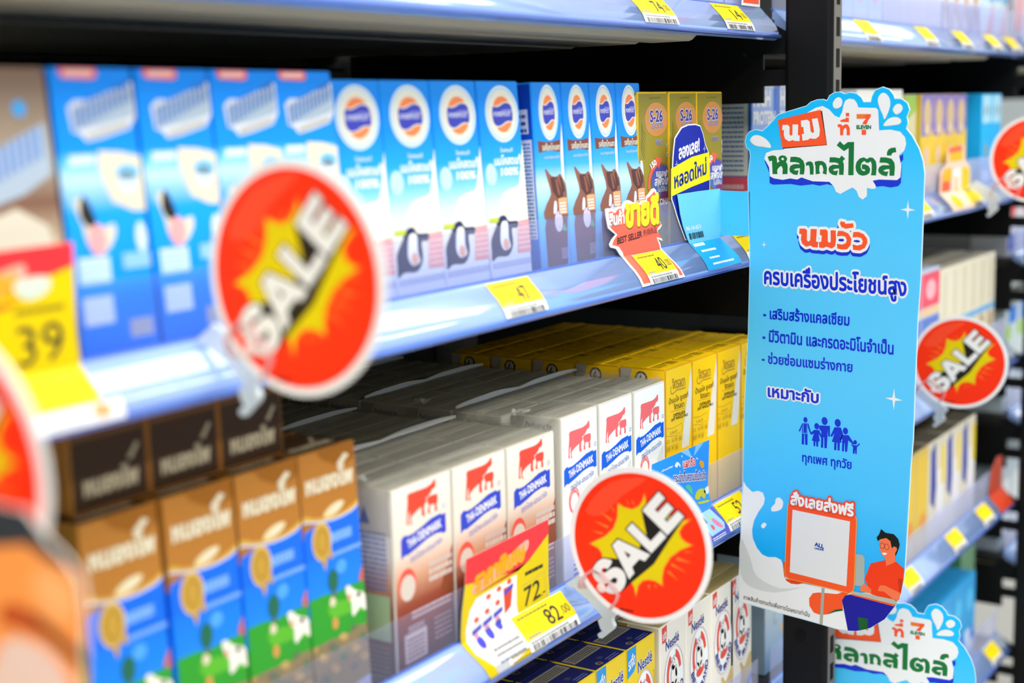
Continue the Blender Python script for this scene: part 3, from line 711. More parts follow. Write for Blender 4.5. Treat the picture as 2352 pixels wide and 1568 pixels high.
a.p(BG, [(4.5,75.1),(11.2,76.6),(13.8,66.6),(19.1,62.8),(26.1,64.3),(26.1,58.2),(18.2,50.9),(10.5,55.7),(8.5,64.4)], 2, 2).e(mat('#f0a9ac', 0.42), *([(15.8,57.8)][0]), 5, 7, 3).p(mat('#2a2a30', 0.45), [(10.2,78.0),(14.5,71.1),(16.1,65.1),(11.7,63.5),(7.6,69.0)], 3, 2)
a.r(LC, *([(3.4,38.6)][0]), *([(21.0,50.0)][0]), 2).lines(mat('#9fd0f2', 0.42), *([(4.3,39.2)][0]), *([(19.6,49.4)][0]), 4, 3, 3)
a.r(LC, *([(3.5,20.1)][0]), *([(20.5,32.6)][0]), 2)
a.e(LC, *([(41.2,56.9)][0]), 3.2, 7, 2).r(mat('#8fc6f4', 0.42), *([(29.0,43.1)][0]), *([(45.2,50.3)][0]), 2).r(mat('#aeb6c4', 0.42), *([(28.7,11.8)][0]), *([(42.5,20.2)][0]), 2)
uw, ud, uh = 0.0462, 0.0385, 0.1335
clip_art(a, 46.2, 133.5)
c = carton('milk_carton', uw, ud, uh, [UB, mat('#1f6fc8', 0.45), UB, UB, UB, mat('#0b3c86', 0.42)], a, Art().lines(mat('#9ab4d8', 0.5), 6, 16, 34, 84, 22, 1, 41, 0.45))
top_seam(c, uw, ud, uh, mat('#2f80d8', 0.45)); ears(c, uw, ud, uh, mat('#123f80', 0.5))
row_of(c, (0.4108, 0.4588, 0.5062, 0.5502), 0.0195, 1.089, ['bright blue carton with grey lettering patch, %s from left' % s for s in ORD[:4]], 'bright blue milk cartons', LEAN, ud, 2)
for o in list(COL.objects):
    pass
# --- the brown chocolate carton at the far left of the same shelf
a = Art()
a.p(PL, [(4, 92), (20, 100), (44, 110), (45, 88), (30, 80), (8, 74)], 1)
for k in range(9): a.r(mat('#6a8fd0', 0.42), 7 + k*4, 82 + k*1.6, 9.2 + k*4, 95 + k*1.6, 2)
a.e(mat('#3fa4e8', 0.42), 32, 116, 3.5, 3.5, 2).p(mat('#d6d1bf', 0.42), [(10, 70), (40, 66), (43, 20), (14, 12)], 1, 2).e(mat('#b8977a', 0.42), 32, 46, 8, 6, 2).r(mat('#e5e0cc', 0.42), 8, 22, 42, 32, 2)
clip_art(a, 47, 134)
BRG = grad('brown_carton_panel', [(0, '#c9b48c'), (50, '#d8c9aa'), (76, '#7d5a48'), (92, '#a89b88'), (134, '#7a6252')])
c = carton('milk_carton', 0.0475, ud, uh, [BRG, mat('#5a463a', 0.45), BRG, BRG, BRG, mat('#4a3830', 0.45)], a)
top_seam(c, 0.0475, ud, uh, mat('#6a5648', 0.45))
row_of(c, (0.3612, 0.3128), 0.0195, 1.089, ['brown chocolate milk carton immediately left of the bright blue cartons', 'brown chocolate milk carton at the left end of the upper middle shelf'], 'brown milk cartons', LEAN, ud, 2)

# --- cartons with an orange-brown top, blue sky and a green meadow
NO = grad('meadow_carton_panel', [(0, '#8f7f5c'), (40, '#8f7f5c'), (41, '#2f9f2c'), (58, '#2f9f2c'), (59, '#1f8df6'), (75, '#0f84f6'), (104, '#0a6cf2'), (105, '#a86f2a'), (151, '#a86f2a')])
a = Art(); OB = mat('#b4772e', 0.42); OBD = mat('#9a5f14', 0.42); CR = mat('#e2d9bc', 0.42)
tp = [(3.2,114.9),(17.3,111.6),(33.3,111.1),(49.5,114.4)]
low = [(3.4,114.5),(9.5,112.8),(17.3,111.6),(25.2,110.9),(33.3,111.1),(41.6,112.2),(50.9,114.4)]
low = [(0.3, low[0][1])] + low + [(46.7, low[-1][1])]
a.p(mat('#cfd8f4', 0.42), [(p[0], p[1] - 1.3) for p in low] + [(46.7, 130), (0.3, 130)], 1)
a.p(mat('#0a6cf2', 0.42), [(0.3, 92), (46.7, 92), (46.7, 118), (0.3, 108)], 0.5).p(OB, low + [(46.7, 150.7), (0.3, 150.7)], 2)
a.p(mat('#d8a93c', 0.42), low + [(p[0], p[1] + (1.6 if 6 < p[0] < 40 else 2.6)) for p in reversed(low)], 3)
a.p(OBD, [(14, 150.5), (46, 150.5), (46, 141), (30, 140)], 3, 2)
ec = [(26.9,115.9)][0]
a.e(mat('#e6d2a0', 0.42), ec[0] - 1, ec[1], 9, 3.0, 3, rot=14).e(CR, ec[0], ec[1] + 0.3, 5.5, 2.0, 4, rot=14)
a.tq(CR, 'หนองโพ', [(4.8,128.5),(43.4,127.8),(4.9,139.0)], 4, 0.06).p(CR, [(30.6,140.2),(37.7,145.4),(41.7,143.6),(34.5,138.4)], 4)
GD = mat('#c49a3a', 0.38); LBL = mat('#8fc4fb', 0.42)
q = [(6.1,101.7),(22.2,97.3),(14.4,108.4),(13.2,92.1)]
gx, gy = (q[0][0]+q[1][0])/2, (q[2][1]+q[3][1])/2
a.e(mat('#d9bd78', 0.4), gx, gy, 8, 11, 2).e(GD, gx, gy, 6.8, 9.6, 3).ring(mat('#8f6a1c', 0.4), gx, gy, 4.4, 6.4, 0.5, 4).p(GD, [(gx-2, gy-9), (gx+1, gy-17), (gx+4, gy-9)], 2).p(GD, [(gx+3, gy-9), (gx+8, gy-12), (gx+7, gy-4)], 2)
for q, n_ in (([(19.6,97.5),(39.6,103.1)], 4), ([(22.4,89.5),(50.1,91.9)], 4)):
    a.lines(LBL, q[0][0], q[0][1], q[1][0], q[1][1], n_, 2, 51, 0.75)
c1 = [(28.6,82.3)][0]; a.e(mat('#4fa4f8', 0.42), c1[0], c1[1], 4.5, 4, 1)
t1 = [(20.8,76.4)][0]; a.e(mat('#1f6a50', 0.42), t1[0], t1[1], 4.2, 6.4, 4).r(mat('#6a5232', 0.42), t1[0]-0.7, t1[1]-10, t1[0]+0.7, t1[1]-5, 4)
a.p(mat('#c86a5a', 0.42), [(42.3,70.4),(43.2,73.4),(48.5,78.4),(52.1,78.8),(51.4,68.2)], 3)
GA = mat('#2f9f2c', 0.42); GB = mat('#5cb92e', 0.42)
fl = [(13.0,70.5),(22.3,68.6),(33.3,69.9),(44.4,69.3),(51.4,68.6)]
fb = [(16.5,43.8),(28.6,42.6),(37.1,44.5),(49.8,44.1)]
a.p(GA, [(0.3, fl[0][1])] + fl + [(46.7, fl[-1][1]), (46.7, fb[-1][1])] + fb[::-1] + [(0.3, fb[0][1])], 2)
a.p(GB, [(15.3,64.4),(30.0,62.5),(49.2,56.6),(49.6,50.8),(32.2,54.4),(17.3,55.5)], 3, 2)
a.p(mat('#f1efe4', 0.42), [(30.4,68.9),(33.3,69.9),(38.5,65.5),(45.3,62.5),(50.0,57.3),(48.9,52.0),(44.7,52.3),(42.0,55.1),(36.2,51.3),(34.2,52.9),(34.6,59.2),(31.5,63.9)], 4, 2).e(mat('#3a2a24', 0.42), *([(41.1,62.4)][0]), 1.8, 1.4, 5).e(mat('#e9a183', 0.42), *([(33.1,63.0)][0]), 1.6, 1.8, 5).e(mat('#e8d8c0', 0.42), *([(19.0,64.6)][0]), 2.4, 2.8, 4).e(mat('#d99a52', 0.42), *([(19.8,52.0)][0]), 2.4, 3.4, 4)
a.p(mat('#8f7f5c', 0.42), [(0.3, fb[0][1])] + fb + [(46.7, fb[-1][1]), (46.7, 0.3), (0.3, 0.3)], 2)
for k in range(22):
    x_ = 2 + (k*17) % 43; z_ = fb[0][1] - 2 - (k*7) % 24 + x_*0.12
    a.e(mat(('#b8965a', '#77706a', '#c4a76a', '#5f7f52')[k % 4], 0.42), x_, z_, 2.4 + (k % 3)*0.5, 1.9, 3 + 0.1*k)
a.p(mat('#b9bdd0', 0.42), [(10, 0.3), (46, 0.3), (46, 14), (30, 12)], 6)
nw, nd, nh = 0.0470, 0.041, 0.1510
clip_art(a, 47.0, 151)
tp_art = Art().tq(mat('#b7ab8e', 0.45), 'หนองโพ', [(8, 8), (40, 8), (8, 18)], 1, 0.06).p(mat('#b7ab8e', 0.45), [(34, 21), (40, 28), (42, 27), (37, 20)], 1)
c = carton('milk_carton', nw, nd, nh, [NO, mat('#3a240e', 0.45), NO, NO, NO, NO], a, None, tp_art)  # top brown is darkened to carry the shade under the shelf
top_seam(c, nw, nd, nh, mat('#6a4620', 0.45), 0.93)
NX = (0.4075, 0.4580, 0.5068, 0.5548)
row_of(c, NX, 0.0225, 0.869, ['orange-brown, blue and green carton with gold rosette, %s from left' % s for s in ORD[:4]], 'meadow milk cartons', math.atan(0.04), nd, 3, 0.0425)
for i, x in enumerate((0.4135, 0.4610, 0.5085)):
    copy_thing(c, (x, 0.0385 + nh, 1.0225), (math.pi/2, 0, 0), 'brown milk carton lying flat on the upright ones, %s from left' % ORD[i])
# green carton next to them at the left edge
a = Art().p(mat('#3fc322', 0.42), [(4, 40), (36, 44), (36, 128), (8, 126)], 1, 2).e(mat('#bfe39a', 0.42), 22, 70, 9, 12, 2)
c = carton('milk_carton', 0.0455, 0.041, 0.131, [mat('#1f8a20', 0.42)]*6, clip_art(a, 45.5, 131))
top_seam(c, 0.0455, 0.041, 0.131, mat('#1a7a1c', 0.42))
row_of(c, (0.3590, 0.3110), 0.0240, 0.869, ['green carton immediately left of the orange-brown and blue milk cartons', 'green carton at the left end of the lower middle shelf'], 'green cartons', 0, 0.041, 2, 0.0415)

# --- bottom shelf: cartons with a round bear emblem
REDB = mat('#e2523f', 0.42); NVB = mat('#2a3a92', 0.42); BEIGE = mat('#d2b878', 0.42)
def bear_emblem(a, cx, cy, rx, ry, lv=1):
    a.e(W2, cx, cy, rx, ry, lv, n=40).ring(mat('#8a8fae', 0.42), cx, cy, rx, ry, 0.35, lv+1).ring(mat('#d9a08f', 0.42), cx, cy, rx-0.9, ry-1.0, 0.35, lv+1)
    def seg(m, a0, a1, k0, k1, l):
        a.p(m, ngon(cx, cy + 0.15*ry, rx*k1, ry*k1, 14, 0, a0, a1) + ngon(cx, cy + 0.15*ry, rx*k0, ry*k0, 14, 0, a1, a0), l)
    seg(REDB, 10, 75, 0.5, 0.72, lv+1); seg(REDB, 120, 215, 0.5, 0.72, lv+1)
    a.e(REDB, cx + 0.08*rx, cy - 0.32*ry, 0.42*rx, 0.16*ry, lv+2, rot=20)
    # pale seated animal: navy outline under white shapes
    ov = [(-.02, .10, .30, .30), (-.10, .46, .21, .17), (-.24, .60, .07, .07), (.02, .62, .07, .07), (-.20, -.14, .16, .11), (.18, -.14, .16, .11), (.20, .20, .12, .16), (-.16, .40, .10, .07)]
    for (x_, z_, w_, h_) in ov: a.e(mat('#4a5284', 0.42), cx + x_*rx, cy + z_*ry, w_*rx + 0.32, h_*ry + 0.32, lv+3, n=20)
    for (x_, z_, w_, h_) in ov: a.e(mat('#f2f2ee', 0.42), cx + x_*rx, cy + z_*ry, w_*rx, h_*ry, lv+4, n=20)
    for (x_, z_) in ((-.17, .50), (-.02, .50), (-.12, .42)): a.e(mat('#4a5284', 0.42), cx + x_*rx, cy + z_*ry, 0.5, 0.6, lv+5, n=10)
    a.arc(NVB, 'BEAR BRAND', cx, cy + 0.12*ry, rx*0.93, ry*1.02, 200, 345, 0.17*ry, lv+3, 0.035)
a = Art()
q = [(12.7,96.4),(50.5,83.3),(31.3,109.7),(30.7,70.6)]
bx, by = (q[0][0]+q[1][0])/2 + 0.5, (q[2][1]+q[3][1])/2
bx, by, brx, bry = 24.0, 76.0, 18.0, 29.0
bear_emblem(a, bx, by, brx, bry)
a.tq(NVB, 'Nestlé', [(10, 104), (33, 106.5), (10, 112)], 2, 0.02)
a.p(REDB, [(3.5, 125), (12, 126), (12, 116), (10, 112), (4, 112)], 1).tq(W2, 'รสจืด', [(4.8, 114.5), (11, 115.5), (4.8, 121)], 2, 0.03)
a.p(BEIGE, [(20, 44), (30, 38), (44, 48), (44, 0.5), (12, 0.5)], 1, 3).p(mat('#f1ede0', 0.42), [(6, 40), (16, 46), (22, 34), (14, 14), (6, 18)], 2, 3).p(mat('#2f8ee8', 0.42), [(33, 22), (44.6, 30), (44.6, 22), (36, 14)], 3)
wd, wdd, whh = 0.0455, 0.040, 0.1265
clip_art(a, 45.5, 126.5)
WTOP = mat('#b8a56a', 0.45); OFFW = mat('#efece2', 0.4)
c = carton('milk_carton', wd, wdd, whh, [OFFW, WTOP, OFFW, OFFW, OFFW, mat('#e6e0c8', 0.42)], a)
top_seam(c, wd, wdd, whh, mat('#c9b67c', 0.45)); ears(c, wd, wdd, whh, mat('#b09a5a', 0.5))
row_of(c, (0.9605, 1.0072, 1.0539, 1.0930), 0.024, 0.667, ['white bear emblem carton with red corner label, %s from left' % s for s in ORD[:4]], 'white bear emblem cartons', 0, wdd, 4, 0.0405)
a = Art()
bear_emblem(a, 27.5, 74, 16.5, 28)
a.tq(W2, 'Nestlé', [(17, 102.5), (40, 105), (17, 111.5)], 2, 0.07).tq(NVB, 'Nestlé', [(17, 102.5), (40, 105), (17, 111.5)], 3, 0.022)
BLS = mat('#2f9ae6', 0.42)
a.p(BLS, [(0.5, 126), (14.5, 126), (14.5, 112), (11, 106), (0.5, 103)], 1).tq(W2, 'รสจืด', [(2.2, 109), (12.5, 112), (2.2, 119)], 2, 0.03)
a.band(mat('#6a5a1c', 0.45), [(41, 96), (43.5, 96), (43.5, 20)], 0.4, 1)
NAV = mat('#1c2466', 0.4)
ta = Art().r(mat('#8f8c80', 0.42), 3, 20, 43, 32, 1).lines(mat('#4f4e4a', 0.5), 6, 22, 40, 31, 4, 2, 71, 0.5).p(mat('#8a7a70', 0.42), [(12, 4), (17, 3), (18, 7), (14, 9), (11, 7)], 1).p(mat('#4a2a22', 0.42), [(13, 4.8), (16, 4.2), (16.6, 6.6), (14, 7.6)], 2).e(mat('#3f4468', 0.42), 24, 11, 3.2, 2.4, 1).lines(mat('#6f76b0', 0.5), 24, 3, 40, 8, 2, 1, 72, 0.4)
lside = Art().r(BLS, 28, 112, 39, 126, 1)
clip_art(a, 46, 126.5)
c = carton('milk_carton', 0.0460, 0.0415, 0.1265, [mat('#e8c81a', 0.4), NAV, mat('#efd018', 0.4), mat('#e8c81a', 0.4), mat('#e8c81a', 0.4), mat('#e8c81a', 0.4)], a, lside, ta)
top_seam(c, 0.046, 0.0415, 0.1265, mat('#232b70', 0.4), 0.97)
row_of(c, (0.9065, 0.8598, 0.8130, 0.7663, 0.7196, 0.6729), 0.024, 0.667, ['yellow bear emblem carton with navy top, %s from right' % s for s in ORD[:6]], 'yellow bear emblem cartons', 0, 0.0415, 4, 0.0425)

# --- far bay and odd cartons
def simple(name, w, d, h, base, art, locs, labels, group, left=None, topm=None, cat='carton', lean=0.0, side=None):
    s = side or base
    c = carton(name, w, d, h, [base, topm or s, base, s, s, left or s], clip_art(art, w*1000, h*1000))
    top_seam(c, w, d, h, topm or s)
    for i, (p, l) in enumerate(zip(locs, labels)):
        if i == 0: c.location = p; tag(c, l, cat, group)
        else: copy_thing(c, p, None, l)
    return c
# blue and white protein cartons just past the upright, nutrition table on the side
a = Art().r(mat('#dfe6f4', 0.42), 3, 128, 55, 143, 1).tq(W2, 'HIGH', [(3, 112), (40, 112), (3, 126)], 2, 0.05).tq(W2, 'PROTEIN', [(3, 96), (52, 96), (3, 107)], 2, 0.05).r(mat('#4f7fe0', 0.42), 48, 5, 58, 140, 1).lines(mat('#dfe6f4', 0.42), 6, 20, 44, 80, 12, 1, 81)
hp = carton('milk_carton', 0.060, 0.060, 0.144, [mat('#7f9fe6', 0.4), mat('#8fb0ee', 0.42), grad('protein_panel', [(0, '#3f6fd8'), (70, '#7fa4ec'), (144, '#b9cdf4')]), mat('#3f6fd8', 0.4), mat('#3f6fd8', 0.4), mat('#1f6fc8', 0.4)], a,
   Art().r(mat('#ece9da', 0.4), 2, 50, 56, 143, 1).p(mat('#f2606e', 0.42), [(2, 4), (59, 4), (59, 49), (2, 49)], 1).lines(mat('#3f7fc0', 0.5), 6, 54, 52, 136, 19, 2, 82, 0.4).lines(mat('#f9c6ca', 0.42), 8, 38, 52, 46, 1, 2, 83).lines(mat('#2a5f9e', 0.5), 8, 128, 52, 141, 3, 2, 84, 0.5))
top_seam(hp, 0.060, 0.060, 0.144, mat('#a9c2f0', 0.42))
for i in range(3):
    lab = 'blue protein milk carton with a nutrition table on its side, %s past the black upright' % ORD[i]
    if i == 0: hp.location = (1.2005, 0.0515, 1.0892); tag(hp, lab, 'milk carton', 'blue protein cartons')
    else: copy_thing(hp, (1.2005 + i*0.0612, 0.0515, 1.0892), None, lab)
a = Art().tq(mat('#5a6a78', 0.45), 'B', [(12, 86), (24, 86), (12, 106)], 1, 0.06).tq(mat('#7f8f9c', 0.45), 'The', [(6, 62), (26, 62), (6, 78)], 1, 0.03).tq(mat('#9fb0ba', 0.45), 'C', [(20, 44), (29, 44), (20, 58)], 1, 0.03).e(mat('#d9b48a', 0.42), 40, 36, 4, 4, 1)
simple('boxed_drink', 0.058, 0.05, 0.128, grad('pale_box_panel', [(0, '#7fa8c4'), (60, '#b9c6cc'), (128, '#d8dad2')]), a, [(1.1965 + i*0.0585, 0.036, 0.6672) for i in range(5)],
   ['pale grey box with faint lettering, %s past the upright on the bottom shelf' % s for s in ORD[:5]], 'pale grey boxes', mat('#9fb6c4', 0.45))
a = Art().lines(mat('#9aa0a4', 0.5), 5, 60, 40, 110, 12, 1, 91)
simple('milk_carton', 0.046, 0.04, 0.126, mat('#e2e4de', 0.42), a, [(1.395 + i*0.0468, 0.024, 1.0892) for i in range(3)], ['white carton behind the top of the large blue sign, %s from left' % s for s in ORD[:3]], 'white far cartons')
a = Art().r(mat('#cbb9a8', 0.42), 4, 20, 33, 60, 1).p(mat('#8fb84a', 0.42), [(0.5, 90), (36, 104), (36, 120), (0.5, 120)], 1)
simple('milk_carton', 0.038, 0.038, 0.1205, mat('#c9c59a', 0.42), a, [(1.5445, 0.024, 1.0892)], ['greenish carton left of the purple and yellow cartons in the far bay'], None, mat('#d8c83a', 0.42))
PUR = mat('#7d72c2', 0.42); TAN = mat('#c9b184', 0.42)
a = Art().r(PUR, 0.5, 74, 42, 120, 1).e(TAN, 21, 98, 14, 18, 2).e(mat('#d8c29a', 0.42), 21, 81, 11, 6, 3).p(mat('#e2c23a', 0.42), [(0.5, 58), (14, 66), (42, 82), (42, 40), (0.5, 40)], 3).e(mat('#cdb6d6', 0.42), 19, 52, 5, 10, 4).r(mat('#efb46a', 0.42), 3, 22, 40, 34, 2).r(mat('#9a7f86', 0.42), 6, 6, 36, 18, 2)
simple('milk_carton', 0.0435, 0.038, 0.1205, mat('#e0c048', 0.42), a, [(1.6015 + i*0.0442, 0.024 + j*0.0388, 1.0892) for j in range(2) for i in range(4)],
   ['purple and yellow milk carton in the far bay, %s row, %s from left' % (('front', 'rear')[j], ORD[i]) for j in range(2) for i in range(4)], 'purple and yellow cartons', mat('#d9bd3a', 0.42), mat('#8f86c8', 0.45))
a = Art().r(mat('#a9dcf2', 0.42), 3, 84, 42, 119, 1).e(mat('#8fa7b4', 0.42), 14, 100, 5, 7, 2).e(mat('#8fa7b4', 0.42), 32, 100, 5, 7, 2).e(mat('#7f9fb2', 0.42), 22, 48, 10, 12, 1).r(mat('#bfe3f4', 0.42), 6, 10, 40, 24, 1)
simple('milk_carton', 0.0455, 0.060, 0.1205, mat('#1fb2f2', 0.42), a, [(1.8380 + i*0.0462, 0.022, 1.0892) for i in range(2)], ['cyan milk carton in the far bay, %s from left' % s for s in ORD[:2]], 'cyan cartons', mat('#12aef6', 0.42))
# cream cartons on the shelf below
a = Art().r(mat('#6fb2e8', 0.42), 0.5, 60, 39, 68, 1).r(mat('#bfa77e', 0.42), 8, 30, 32, 58, 1).r(mat('#cfcab2', 0.42), 16, 72, 24, 128, 1)
simple('milk_carton', 0.0395, 0.04, 0.134, mat('#e3ddc8', 0.42), a, [(1.6860 + i*0.0405, 0.024 + j*0.041, 0.8692) for j in range(3) for i in range(6) if i*0.0405 + 1.686 < 1.93],
   ['cream milk carton with a blue stripe, %s row, %s from left' % (('front', 'middle', 'rear')[j], ORD[i]) for j in range(3) for i in range(6) if i*0.0405 + 1.686 < 1.93], 'cream cartons', None, mat('#a9a698', 0.45))
a = Art().r(mat('#f0506a', 0.42), 1, 96, 68, 136, 1).e(mat('#f4b9c2', 0.42), 34, 116, 18, 12, 2).r(mat('#eac79a', 0.42), 1, 86, 68, 95, 1).r(mat('#5f7fd0', 0.42), 1, 50, 68, 84, 1).e(mat('#c9a6c0', 0.42), 40, 66, 10, 9, 2)
simple('milk_carton', 0.0695, 0.05, 0.140, mat('#bfcfe8', 0.42), a, [(1.6145 - i*0.0705, 0.024, 0.8692) for i in range(3)], ['red, blue and white carton left of the cream cartons, %s from the right' % s for s in ORD[:3]], 'red and blue cartons')
# gold and navy cartons on the bottom shelf of the far bay
a = Art().r(mat('#e6c23c', 0.42), 2, 30, 40, 124, 1).e(mat('#e89a4a', 0.42), 26, 40, 10, 12, 2).r(mat('#d8c88a', 0.42), 4, 4, 40, 28, 2)
simple('milk_carton', 0.046, 0.04, 0.130, mat('#d9c06a', 0.42), a, [(1.561 + i*0.0468, 0.024, 0.6672) for i in range(2)], ['gold milk carton beside the right edge of the large blue sign, %s from left' % s for s in ORD[:2]], 'gold far cartons', None, mat('#6a6456', 0.45))
a = Art().p(mat('#2a3aa4', 0.42), [(8, 118), (26, 128), (30, 70), (24, 44), (8, 56)], 1).r(mat('#e8e8f0', 0.42), 34, 30, 58, 90, 1).r(mat('#e9cf2a', 0.42), 50, 70, 64, 118, 2)
simple('milk_carton', 0.0655, 0.05, 0.130, mat('#dcd6c4', 0.42), a, [(1.656 + i*0.0665, 0.024, 0.6672) for i in range(3)], ['cream carton with a navy panel below the small SALE disc, %s from left' % s for s in ORD[:3]], 'navy panel cartons', None, mat('#6a6456', 0.45))
# light blue and green packs on the lowest shelf of the far bay
a = Art().e(mat('#4fc0f4', 0.42), 24, 90, 14, 16, 1).r(mat('#d8e8f4', 0.42), 6, 20, 44, 50, 1).e(mat('#1f6fd8', 0.42), 36, 40, 9, 12, 2)
simple('boxed_drink', 0.050, 0.045, 0.122, mat('#2f9fe0', 0.42), a, [(1.62 + i*0.0508, 0.024, 0.4552) for i in range(5)], ['light blue pack on the lowest shelf of the far bay, %s from left' % s for s in ORD[:5]], 'light blue packs')
a = Art().e(mat('#7fd04a', 0.42), 40, 50, 20, 30, 1).r(mat('#cfd8d0', 0.42), 4, 10, 30, 60, 1)
simple('boxed_drink', 0.066, 0.05, 0.140, mat('#7fae8a', 0.42), a, [(1.876, 0.044, 0.4552)], ['green pack right of the light blue packs on the lowest shelf of the far bay'], None, mat('#4f9a5a', 0.42))
# pastel cartons along the highest shelf
a = Art().e(mat('#eeb4b4', 0.42), 20, 46, 14, 20, 1).e(mat('#9fd4f4', 0.42), 20, 46, 8, 12, 2).r(mat('#cfe4f8', 0.42), 3, 4, 40, 20, 1)
simple('milk_carton', 0.0425, 0.04, 0.110, mat('#bcdcf6', 0.42), a, [(1.336 + i*0.0432, 0.024, 1.2745) for i in range(3)], ['pastel blue and pink carton on the highest shelf of the far bay, %s from left' % s for s in ORD[:3]], 'pastel cartons')
a = Art().p(mat('#e2c794', 0.42), [(4, 60), (60, 48), (60, 108), (4, 108)], 1).r(mat('#c8cbd8', 0.42), 4, 6, 60, 40, 1)
simple('milk_carton', 0.062, 0.05, 0.112, mat('#d6d8dc', 0.42), a, [(1.4700 + i*0.0632, 0.024, 1.2745) for i in range(3)], ['pale grey and beige carton on the highest shelf of the far bay, %s from left' % s for s in ORD[:3]], 'beige top cartons')
a = Art().r(mat('#7f78a0', 0.42), 1, 4, 14, 40, 1).r(mat('#8f8ab4', 0.42), 24, 4, 38, 40, 1).e(mat('#d09a52', 0.42), 20, 50, 7, 14, 1).p(mat('#8f4a4a', 0.42), [(16, 34), (24, 40), (30, 12), (26, 10)], 2)
simple('milk_carton', 0.0395, 0.04, 0.112, mat('#dfe4ea', 0.42), a, [(1.6640 + i*0.0402, 0.024, 1.2745) for i in range(4)], ['white and dull purple carton on the highest shelf of the far bay, %s from left' % s for s in ORD[:4]], 'purple top cartons')
a = Art().e(mat('#0f7ff0', 0.42), 14, 64, 12, 12, 1).p(mat('#e48a9a', 0.42), [(20, 8), (56, 10), (54, 52)], 1).r(mat('#6fb2e0', 0.42), 34, 50, 60, 84, 1)
simple('milk_carton', 0.062, 0.05, 0.112, mat('#cfe6f0', 0.42), a, [(1.830 + i*0.0632, 0.024, 1.2745) for i in range(2)], ['pale blue and pink carton at the right end of the highest shelf, %s from left' % s for s in ORD[:2]], 'pale blue top cartons')
a = Art().r(mat('#4f86d8', 0.42), 1, 1, 59, 6, 1).r(mat('#4f86d8', 0.42), 1, 1, 4, 90, 1).r(mat('#cfe0f4', 0.42), 8, 10, 52, 60, 1)
simple('milk_carton', 0.0605, 0.05, 0.112, mat('#e6edf4', 0.42), a, [(0.9580 + i*0.0612, 0.024, 1.2745) for i in range(3)], ['white carton with blue edge on the highest shelf of the near bay, %s from left' % s for s in ORD[:3]], 'white top cartons')
# dim wrapped packs at the back behind the yellow cartons
a = Art().band(mat('#8f9a7f', 0.5), [(12, 96), (24, 96), (24, 84), (12, 84), (12, 96)], 1.2, 1).band(mat('#8f9a7f', 0.5), [(28, 96), (52, 96), (52, 88), (28, 88), (28, 96)], 1.2, 1).e(mat('#9aa48a', 0.5), 18, 90, 3, 3, 1)
simple('wrapped_pack', 0.068, 0.06, 0.135, mat('#5a5e52', 0.3, noise=0.5), a, [(0.975 + i*0.0720 - (0.0 if i < 3 else 0.0), 0.300, 0.8692) for i in range(5) if 0.975 + i*0.072 < 1.09], ['dim grey wrapped pack standing behind the yellow milk cartons, %s from left' % s for s in ORD[:2]], 'dim wrapped packs', cat='pack')
# contents of the last bay at the right edge
a = Art().e(mat('#e8505a', 0.42), 30, 70, 14, 18, 1).r(mat('#4f6fc8', 0.42), 4, 8, 60, 30, 1)
simple('boxed_drink', 0.064, 0.05, 0.12, mat('#d5d9e2', 0.42), a, [(2.01 + i*0.066, 0.03, 0.987) for i in range(5)], ['pale red-dotted box in the last bay, right edge, %s from left' % s for s in ORD[:5]], 'last bay upper boxes')
a = Art().e(mat('#9ad02a', 0.42), 18, 112, 13, 12, 1).r(mat('#0f7ff0', 0.42), 20, 124, 62, 148, 1).p(mat('#6a6ab0', 0.42), [(4, 40), (60, 60), (60, 84), (4, 62)], 1)
simple('boxed_drink', 0.064, 0.05, 0.15, mat('#cfdde2', 0.42), a, [(2.01 + i*0.066, 0.03, 0.7665) for i in range(5)], ['pale box with blue and lime patches, last bay, right edge, %s from left' % s for s in ORD[:5]], 'last bay middle boxes')
simple('boxed_drink', 0.064, 0.05, 0.13, mat('#b9c8d4', 0.42), Art().r(mat('#dfe6ea', 0.42), 8, 20, 54, 100, 1), [(2.01 + i*0.066, 0.03, 0.5647) for i in range(5)], ['pale grey-blue box in the last bay at the right edge, %s from left' % s for s in ORD[:5]], 'last bay lower boxes')
simple('boxed_drink', 0.064, 0.05, 0.118, mat('#d9d3e2', 0.42), Art().r(mat('#e8b0b8', 0.42), 8, 20, 54, 80, 1), [(2.01 + i*0.066, 0.03, 1.2745) for i in range(4)], ['lilac box on the highest shelf of the last bay, %s from left' % s for s in ORD[:4]], 'last bay top boxes')

# ------------------------------------------------------------------ paper: price tags and promo cards in the rails
TAGY = mat('#f4d800', 0.42, spec=0.2); TAGW = mat('#f4f6f8', 0.4); TINK = mat('#2a2a24', 0.5); TGR = mat('#9a9a98', 0.5)
def rail_bend(co):
    z = co.z
    y0 = rail_at(max(z, 0.0)) if z <= 0.0255 else 0.0160
    return Vector((co.x, y0 - 0.0007 + co.y, z))
CUTS = (5.0, 10.0, 15.2, 20.5, 25.5)
def bent(name, art, parent, back=None, off=0.0):
    bm = bmesh.new(); slots = []
    if back:
        pts, m = back; slots.append(m)
        V = [bm.verts.new((p[0]/1000, 0.0003, p[1]/1000)) for p in pts]
        for f in tessellate_polygon([[Vector((p[0], p[1], 0)) for p in pts]]):
            q = bm.faces.new([V[i] for i in f]); q.material_index = 0
        bm.faces.ensure_lookup_table(); face_normals(bm, bm.faces[:], Vector((0, 1, 0)))
    add_art(bm, slots, art, FRONT, (0, -1, 0))
    warp_split(bm, CUTS, lambda co: rail_bend(co) - Vector((0, off, 0)))
    return finish(name, bm, slots, parent)
